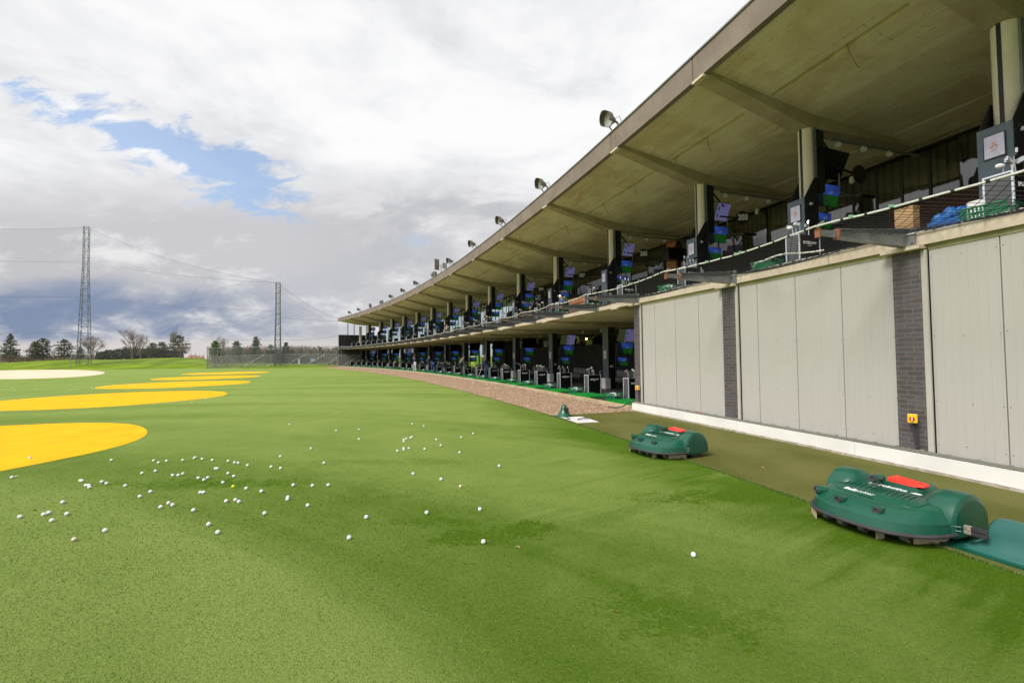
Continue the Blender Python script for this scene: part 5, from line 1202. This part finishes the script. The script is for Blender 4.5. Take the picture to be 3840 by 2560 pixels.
for k, (u, v) in enumerate(((2597, 1575), (2716, 1598))):
    p = px(u, v, .01); b = MB()
    for i in range(40):
        t = random.random()*6.28; l = random.uniform(.02, .06); d = Vector((math.cos(t)*l, math.sin(t)*l, random.uniform(.02, .07))); e = Vector((-d.y, d.x, 0)).normalized()*.008; b.add([Vector((0, 0, 0)), d*.6+e, d, d*.6-e], [(0, 1, 2, 3)])
    o = b.build('weed', M['plantgrn']); o.location = p; tag(o, ['larger green weed at the foot of the skirting behind the far picker', 'smaller weed at the foot of the skirting between the pickers'][k], 'weed')

# ------------------------------------------------------------------ net masts and cables
def bars(b, p, q, r=.035, n=4): b.tube([p, q], r, n)
def mast(loc, H, wb, wt, rz, label, nlev, kink=.0):
    o = empty('lattice_mast', loc, rz, label, 'mast', 'lattice steel masts holding the range net')
    def hw(z): return (wb+(wt-wb)*min(1, (z/H)/.72))/2 if z/H < .72 else wt/2
    lv = [H*(1-(1-i/nlev)) for i in range(nlev+1)]
    cr = ((-1, -1), (1, -1), (1, 1), (-1, 1))
    for cx_, cy_ in cr:
        b = MB(); b.tube([(cx_*hw(z), cy_*hw(z), z) for z in lv], [.075-.03*z/H for z in lv], 5); b.build('mast_leg', M['steel'], o)
    b = MB()
    for i in range(nlev):
        z0, z1 = lv[i], lv[i+1]
        for k in range(4):
            c0, c1 = cr[k], cr[(k+1) % 4]; h0, h1 = hw(z0), hw(z1)
            bars(b, (c0[0]*h1, c0[1]*h1, z1), (c1[0]*h1, c1[1]*h1, z1), .03)
            a_, c_ = (c0, c1) if i % 2 else (c1, c0)
            bars(b, (a_[0]*h0, a_[1]*h0, z0), (c_[0]*h1, c_[1]*h1, z1), .03)
            if i < 3: bars(b, (c_[0]*h0, c_[1]*h0, z0), (a_[0]*h1, a_[1]*h1, z1), .022)
    b.build('lattice_bracing', M['steel'], o)
    return o
T1 = azim(314, 1366, 131); T1.z = terrain(T1.x, T1.y)
T2 = azim(1040, 1371, 101); T2.z = terrain(T2.x, T2.y)
# find the distance at which the ground under the mast meets the photo's base line
def ground_at(u, v, d0, d1):
    best = None
    for i in range(300):
        d = d0+(d1-d0)*i/299; p = azim(u, v, d); e = abs(p.z-terrain(p.x, p.y))
        if best is None or e < best[0]: best = (e, p)
    p = best[1]; p.z = terrain(p.x, p.y); return p
T1 = ground_at(314, 1367, 112, 170); T2 = ground_at(1041, 1371, 84, 120)
def ztop(T, u, v): d = C_R*((u-W_PX/2)/F_PX)-C_U*((v-H_PX/2)/F_PX)+C_F; return CAM_H+d.z*math.hypot(T.x, T.y)/math.hypot(d.x, d.y)
H1 = ztop(T1, 326, 851)-T1.z; H2 = ztop(T2, 1044, 1060)-T2.z
mast(T1, H1, 1.85, .84, R_(28), 'tall grey lattice mast at the left between the pine trees', 22)
mast(T2, H2, 1.05, .72, R_(20), 'shorter grey lattice mast in front of the mesh fence', 16)
T0 = azim(-700, 1400, 128)
def cable(pts, sag, name, parent, r=.02, n=24):
    b = MB(); out_ = []
    for (A_, B_), s_ in zip(zip(pts, pts[1:]), sag):
        for i in range(n+1):
            t = i/n; out_.append(A_.lerp(B_, t)-Vector((0, 0, s_*4*t*(1-t))))
    b.tube(out_, r, 4); o = b.build(name, M['steel'], parent); o.matrix_parent_inverse = Matrix.Translation(-parent.location); return o
NETW = empty('boundary_net', (T1.x, T1.y, 0), 0, 'very fine tall boundary net hung on cables between the lattice masts', 'boundary net')
def lvl(T, u, v): return Vector((T.x, T.y, ztop(T, u, v)))
roofend = P(252.0, END_A, 9.76)
top0, top1, top2 = lvl(T0, -700, 800), lvl(T1, 326, 852), lvl(T2, 1044, 1061)
cable([top0, top1], [1.2], 'net_cable', NETW); cable([top1, top2], [1.6], 'net_cable', NETW); cable([top2, roofend], [.8], 'net_cable', NETW)
cable([lvl(T0, -700, 950), lvl(T1, 326, 984)], [.3], 'net_cable', NETW); cable([lvl(T1, 326, 984), top2], [.6], 'net_cable', NETW)
cable([lvl(T0, -700, 1100), lvl(T1, 326, 1113)], [.2], 'net_cable', NETW); cable([lvl(T1, 326, 1114), lvl(T2, 1042, 1166)], [.5], 'net_cable', NETW); cable([lvl(T2, 1042, 1188), P(252, END_A, 9.2)], [.2], 'net_cable', NETW, .02)
cable([lvl(T0, -700, 1250), lvl(T1, 326, 1246)], [.2], 'net_cable', NETW); cable([lvl(T1, 326, 1248), lvl(T2, 1042, 1275)], [.4], 'net_cable', NETW); cable([lvl(T2, 1042, 1275), P(252, END_A, 6.2)], [.3], 'net_cable', NETW, .02)
def sheet(A0, A1, B1, B0, sagtop, m_, name, parent):
    b = MB(); n = 24
    for i in range(n+1):
        t = i/n; b.v += [A0.lerp(A1, t), B0.lerp(B1, t)-Vector((0, 0, sagtop*4*t*(1-t)))]
    for i in range(n): b.f.append((2*i, 2*i+2, 2*i+3, 2*i+1)); b.m.append(0)
    o = b.build(name, m_, parent); o.matrix_parent_inverse = Matrix.Translation(-parent.location); return o
g1, g2 = T1.copy(), T2.copy()
sheet(T0, g1, top1, top0, 1.2, M['veil3'], 'fine_mesh', NETW); sheet(g1, g2, top2, top1, 1.6, M['veil3'], 'fine_mesh', NETW); sheet(g2, P(252, END_A, 0), roofend, top2, .8, M['veil3'], 'fine_mesh', NETW)

# ------------------------------------------------------------------ trees
def leafcard(b, c, r, mi=0):
    n = Vector((random.gauss(0, 1), random.gauss(0, 1), random.gauss(0, 1))).normalized(); e1 = n.orthogonal().normalized(); e2 = n.cross(e1)
    a_, c2 = random.uniform(.6, 1.2)*r, random.uniform(.35, .8)*r
    b.add([c-e1*a_, c+e2*c2, c+e1*a_, c-e2*c2], [(0, 1, 2, 3)], mi)
def conifer(loc, H, W, label, m_, seed, bare=.12, flat=.0):
    random.seed(seed); o = empty('pine_tree', loc, random.random()*6, label, 'tree', 'trees beyond the range')
    lean = Vector((random.gauss(0, .02), random.gauss(0, .02), 0)); b = MB(); b.tube([(0, 0, -.4), lean*H*.5+Vector((0, 0, H*.5)), lean*H+Vector((0, 0, H*.96))], [.022*H, .013*H, .003*H], 7); tr = b.build('trunk', M['bark'], o)
    c = MB(); br = MB(); nl = int(16+H*1.5)
    for i in range(nl):
        t = bare+(1-bare)*(i+random.random()*.8)/nl
        rad = W/2*((1-t)**.75*(1-flat)+flat*math.sqrt(max(0, 1-(2*t-1)**2)))*random.uniform(.7, 1.18)+.12
        nb = random.randint(4, 6); a0 = random.random()*6
        for k in range(nb):
            an = a0+k*6.283/nb+random.gauss(0, .25); L = rad*random.uniform(.6, 1.1); zt = t*H; tip = Vector((math.cos(an)*L, math.sin(an)*L, zt+L*random.uniform(-.10, .22))); st = lean*zt+Vector((0, 0, zt))
            br.tube([st, tip], [.012*H*.5*(1-t)+.02, .01], 3)
            for q in range(int(5+L*7)):
                s_ = random.uniform(.25, 1.05); pp = st.lerp(tip, s_)+Vector((random.gauss(0, .13), random.gauss(0, .13), random.gauss(.06, .10)))*(.5+.22*W*.25)
                leafcard(c, pp, random.uniform(.14, .30)*(.42+.05*H))
    br.build('branches', M['bark'], o); c.build('crown', m_, o)
    return o
def baretree(loc, H, W, label, seed, trunk=.22, up=.9, depth=6, nk=3):
    random.seed(seed); o = empty('bare_tree', loc, 0, label, 'tree', 'trees beyond the range'); b = MB(); t_ = MB()
    def grow(p, d, L, r, k, mb):
        q = p+d*L; m1 = p.lerp(q, .5)+Vector((random.gauss(0, .03), random.gauss(0, .03), 0))*L
        mb.tube([p, m1, q], [r, r*.85, r*.68], 5 if k < 2 else 3, k == 0)
        if k >= depth: return
        for i in range(nk if k else nk+2):
            ax = Vector((random.gauss(0, 1), random.gauss(0, 1), random.gauss(0, .4))).normalized(); nd = (d*up+ax*random.uniform(.35, .8)).normalized(); nd.z += .10; nd.normalize()
            grow(q if i < 2 else p.lerp(q, random.uniform(.5, .95)), nd, L*random.uniform(.62, .84), r*.60, k+1, b)
    grow(Vector((0, 0, -.3)), Vector((0, 0, 1)), H*trunk, H*.022, 0, t_)
    mx_ = max(v.z for v in b.v); mw = max(abs(v.x) for v in b.v); sx, sz = W/2/mw, H/mx_
    for v in b.v: v.x *= sx; v.y *= sx; v.z *= sz
    for v in t_.v: v.z *= sz
    t_.build('trunk', M['bark'], o); b.build('crown', M['twig'], o); return o
def tree_at(u, vbase, dist, utop_v, wpx):            # u,v in 2352-wide photo pixels
    K_ = 3840/2352
    if u < 470: dist = edge_dist(math.atan((u-1176)/1006*1.0))+24+(dist-118)*.6
    p = azim(u*K_, vbase*K_, dist); zt = azim(u*K_, utop_v*K_, dist).z; p.z = terrain(p.x, p.y); W = wpx/1006*p.y*1.05
    return p, zt-p.z, W
SPEC = [('c', 22, 833, 122, 768, 50, 'tall layered dark pine at the far left edge', 'pine', 1, .0), ('c', 79, 829, 120, 784, 42, 'olive green pine leaning over a bushier one, second from the left', 'pine2', 2, .15), ('c', 98, 829, 123, 777, 44, 'dark bushy pine right behind the olive green one', 'pine', 3, .25),
        ('c', 147, 826, 122, 780, 46, 'rounded dark pine left of the tall lattice mast', 'pine', 4, .35), ('c', 183, 826, 126, 797, 20, 'small dark conifer half hidden by the tall lattice mast', 'pine', 5, .3),
        ('b', 210, 824, 128, 768, 74, 'wide bare round tree behind the tall lattice mast', 6, .20), ('b', 303, 826, 118, 749, 72, 'tallest bare tree with a fan shaped crown', 7, .26), ('b', 322, 827, 116, 764, 46, 'smaller bare tree just right of the tallest one', 8, .30),
        ('c', 350, 822, 128, 788, 36, 'dense mid green conifer right of the bare pair', 'pine2', 9, .45), ('c', 372, 822, 129, 786, 36, 'dark conifer joined to the mid green one', 'pine', 10, .4), ('b', 401, 822, 132, 748, 44, 'bare tree rising behind the broad dark evergreen', 11, .25),
        ('c', 409, 822, 124, 771, 62, 'broad dark evergreen with a brownish twiggy front', 'pine', 12, .35), ('b', 414, 824, 118, 790, 40, 'low bare brown tree in front of the broad evergreen', 13, .3),
        ('c', 494, 824, 104, 783, 26, 'bright green ivy covered stump tree at the fence corner', 'ivy', 14, .8), ('b', 511, 824, 110, 766, 42, 'thin bare tree beside the bright ivy tree', 15, .3), ('c', 543, 824, 114, 784, 42, 'bushy pine behind the left part of the fence', 'pine2', 16, .3),
        ('c', 587, 824, 114, 774, 38, 'tallest pine behind the mesh fence', 'pine2', 17, .2), ('c', 622, 824, 118, 793, 32, 'dark pine left of the shorter mast behind the fence', 'pine', 18, .3), ('c', 657, 824, 118, 786, 30, 'dark pine right of the shorter mast behind the fence', 'pine', 19, .2), ('c', 736, 824, 120, 797, 22, 'small dark pine near the end of the building', 'pine', 20, .3)]
for sp in SPEC:
    p, H, W = tree_at(sp[1], sp[2], sp[3], sp[4], sp[5])
    if sp[0] == 'c': conifer(p, H, W, sp[6], M[sp[7]], sp[8], .14 if sp[8] != 14 else .35, sp[9])
    else: baretree(p, H, W*.72, sp[6], sp[7], sp[8])
# hedges and scrub: masses nobody could count
def scrub(name, uvs, dist, label, m_, seed, n, h=None, twiggy=False):
    random.seed(seed); b = MB(); K_ = 3840/2352
    for i in range(n):
        u = random.uniform(uvs[0][0], uvs[-1][0]); zt = lerp_table(uvs, u); d = dist+random.gauss(0, 2.5)
        p0 = azim(u*K_, 820*K_, d); top = azim(u*K_, zt*K_, d).z; g = terrain(p0.x, p0.y); top += random.gauss(0, .25)
        zz = g+(top-g)*random.random()**.7
        if twiggy:
            q0 = Vector((p0.x, p0.y, zz-.4)); q1 = q0+Vector((random.gauss(0, .25), random.gauss(0, .25), random.uniform(.5, 1.1))); b.tube([q0, q1], .022, 3, False)
            if i % 2: leafcard(b, q0, .22)
        else: leafcard(b, Vector((p0.x, p0.y, zz)), random.uniform(.25, .5))
    return tag(b.build(name, m_), label, kind='stuff')
scrub('hedge', [(222, 812), (240, 809), (262, 806), (290, 802), (340, 803), (420, 812)], 146, None, M['hedge'], 31, 5200)
scrub('undergrowth', [(0, 818), (60, 820), (120, 818), (222, 818)], 158, None, mat('brown_scrub', (.16, .10, .075), (.22, .15, .11), .4, .95), 32, 1600, twiggy=True)
scrub('thicket', [(486, 806), (520, 804), (560, 800), (640, 800), (690, 798), (740, 802), (779, 800)], 122, None, mat('grey_thicket', (.11, .085, .075), (.17, .135, .12), .4, .95), 33, 9000, twiggy=True)
# ploughed field strip and distant houses
b = MB(); f0, f1, f2, f3 = azim(0, 1368, 160), azim(420, 1352, 160), azim(420, 1345, 330), azim(0, 1355, 330)
b.add([Vector((f.x, f.y, z_)) for f, z_ in ((f0, 1.2), (f1, 1.2), (f2, 3.0), (f3, 3.2))], [(0, 1, 2, 3)]); tag(b.build('ploughed_field', M['field']), 'reddish ploughed field beyond the grass mound', kind='structure')
for k, (u, w_, vt, lb) in enumerate(((437, 6, 816, 'leftmost of the distant red roofed houses'), (447, 6, 815, 'widest of the distant red roofed houses'), (457, 5, 817, 'third distant red roofed house from the left'), (466, 4, 817, 'distant red roofed house nearest the fence'))):
    K_ = 3840/2352; p = azim(u*K_, 820*K_, 260); W = w_/1006*p.y; zt = azim(u*K_, vt*K_, 260).z; o = empty('house', (p.x, p.y, 0), R_(20+k*9), lb, 'house', 'distant red roofed houses')
    b = MB(); b.box(-W*.55, W*.55, -3, 3, 0, zt-2.2); b.build('wall', M['wallbrick'], o); b = MB(); b.prism([(-3.4, zt-2.3), (0, zt), (3.4, zt-2.3)], -W*.6, W*.6); rf = b.build('roof', M['roof_red'], o); b = MB(); b.box(W*.2, W*.3, -.4, .4, zt-1, zt+.9); b.build('chimney', M['wallbrick'], rf)
    b = MB(); b.box(-W*.3, -W*.1, -3.05, -3, zt-4.3, zt-3.2); b.build('window', M['white'], o)
# low dark shelter and white marker posts behind the fence
K_ = 3840/2352
p = azim(669*K_, 832*K_, 112); p.z = terrain(p.x, p.y); o = empty('dark_shelter', p, R_(18), 'low dark shelter with a sloping back seen through the fence', 'shelter'); b = MB(); b.prism([(-5.2, 0), (-4.4, 1.5), (-2.5, 2.3), (1.5, 2.0), (4.8, 1.3), (5.2, 0)], -1.6, 1.6, 'xz'); b.build('cover', M['black'], o); b = MB(); b.box(3.6, 4.9, -1.66, -1.6, .1, 1.1); b.build('door', M['char'], o)
for k, (u, v0, v1) in enumerate(((687, 827, 836), (543, 823, 831))):
    p = ground_at(u*K_, v1*K_, 92, 118); b = MB(); b.box(-.16, .16, -.08, .08, 0, 1.0); b.box(-.18, .18, -.1, .1, 1.0, 1.06); o = b.build('marker_post', M['white']); o.location = p; tag(o, ['white marker post on the grass behind the right half of the fence', 'pale marker post behind the left half of the fence'][k], 'post')
o = empty('notice_board', azim(718*K_, 828*K_, 108), 0, 'small pale blue notice board beyond the fence', 'notice board'); o.location.z = terrain(o.location.x, o.location.y); b = MB(); b.box(-.45, .45, -.03, .03, .6, 1.3); b.build('board', mat('pale_blue', (.25, .36, .60), rough=.6), o); b = MB(); b.tube([(0, 0.05, 0), (0, .05, .7)], .04, 5); b.build('post', M['grey'], o)
for k, (u, v) in enumerate(((756, 836), (768, 834))):
    p = azim(u*K_, v*K_, 104); p.z = terrain(p.x, p.y); o = empty('litter_bin', p, 0, ['dark litter bin beyond the fence, left one of two', 'dark litter bin beyond the fence, right one of two'][k], 'bin', 'bins beyond the fence'); b = MB(); b.cyl((0, 0, .45), .28, .9, 12, r2=.33); b.build('bin_body', M['black'], o); b = MB(); b.cyl((0, 0, .93), .36, .08, 12); b.build('lid', M['grey'], o)

# ------------------------------------------------------------------ mesh fence
FEN = empty('mesh_fence', azim(500*K_, 836*K_, 105), 0, 'tall galvanised mesh fence with braced posts across the far bank', 'fence'); FEN.location.z = 0
def fpart(name, b, m_): o = b.build(name, m_, FEN); o.matrix_parent_inverse = Matrix.Translation(-FEN.location); return o
fp = []
for u, vb, vt in ((475.5, 836.6, 795), (499, 836.4, 797), (521, 836, 796), (558, 834.5, 796), (607, 833.5, 794.5), (657, 833.5, 794.5), (705, 836.5, 794.5), (747, 839, 794), (785, 840.5, 794), (830, 841, 794)):
    d = 100-.02*(u-475); p = azim(u*K_, vb*K_, d); g = terrain(p.x, p.y); zt = azim(u*K_, vt*K_, d).z; fp.append((Vector((p.x, p.y, g)), zt))
for p, zt in fp: b = MB(); b.tube([p-Vector((0, 0, .3)), Vector((p.x, p.y, zt))], .05, 6); fpart('post', b, M['galv'])
zm = [p.z+(zt-p.z)*.58 for p, zt in fp]
for name, hs_ in (('top_rail', [zt-.12 for p, zt in fp]), ('middle_rail', zm)):
    b = MB(); b.tube([Vector((p.x, p.y, h)) for (p, zt), h in zip(fp, hs_)], .028, 5); fpart(name, b, M['galv'])
for i in range(len(fp)-1):
    (p, zt), (q, zq) = fp[i], fp[i+1]
    b = MB()
    if i < 5: b.tube([Vector((p.x, p.y, zm[i])), q+Vector((0, 0, .1))], .035, 5)
    if i >= 5 or i in (1, 3): b.tube([p+Vector((0, 0, .1)), Vector((q.x, q.y, zm[i+1]))], .035, 5)
    fpart('brace', b, M['galv'])
    b = MB(); b.add([p, q, Vector((q.x, q.y, zm[i+1])), Vector((p.x, p.y, zm[i]))], [(0, 1, 2, 3)]); fpart('windbreak_mesh', b, M['veil'])
    b = MB(); b.add([Vector((p.x, p.y, zm[i])), Vector((q.x, q.y, zm[i+1])), Vector((q.x, q.y, zq-.12)), Vector((p.x, p.y, zt-.12))], [(0, 1, 2, 3)]); fpart('upper_mesh', b, M['veil2'])
# return side at the left corner and a back row
p, zt = fp[0]; bk = p+Vector((-3, 14, 0)); bk.z = terrain(bk.x, bk.y)
b = MB(); b.tube([bk, Vector((bk.x, bk.y, zt))], .05, 6); fpart('post', b, M['galv']); b = MB(); b.tube([Vector((p.x, p.y, zt-.12)), Vector((bk.x, bk.y, zt-.12))], .028, 5); fpart('top_rail', b, M['galv'])
b = MB(); b.add([p, bk, Vector((bk.x, bk.y, zt-.12)), Vector((p.x, p.y, zt-.12))], [(0, 1, 2, 3)]); fpart('windbreak_mesh', b, M['veil'])
for k, (u, vb, vt, d, lb) in enumerate(((162.5, 835, 806, 125, 'grey goalpost shaped frame with a lamp left of the tall mast'), (481, 832, 802, 108, 'small floodlight post inside the fence corner'), (506, 832, 803, 110, 'twin lamp post behind the left part of the fence'), (622, 838, 803, 96, 'lamp post with two heads beside the shorter mast'), (772, 832, 798, 104, 'floodlight post by the end wall of the building'), (731, 832, 797, 106, 'floodlight post behind the right part of the fence'))):
    p = azim(u*K_, vb*K_, d); p.z = terrain(p.x, p.y); zt = azim(u*K_, vt*K_, d).z; h = zt-p.z
    o = empty('lamp_post', p, R_(30), lb, 'lamp post', 'small lamp posts on the bank'); b = MB(); b.tube([(0, 0, 0), (0, 0, h)], .06, 6)
    if k == 0: b.tube([(0, 0, h*.82), (3.2, 0, h*.82)], .05, 5)
    b.build('pole', M['galv'], o)
    for s_ in ((-.3, .3) if k in (2, 3) else (.0,)): b = MB(); b.cbox((s_, -.15, h+.05), .45, .3, .35, Matrix.Rotation(-.5, 3, 'X')); b.build('lamp_head', M['grey'], o)
random.seed(1)
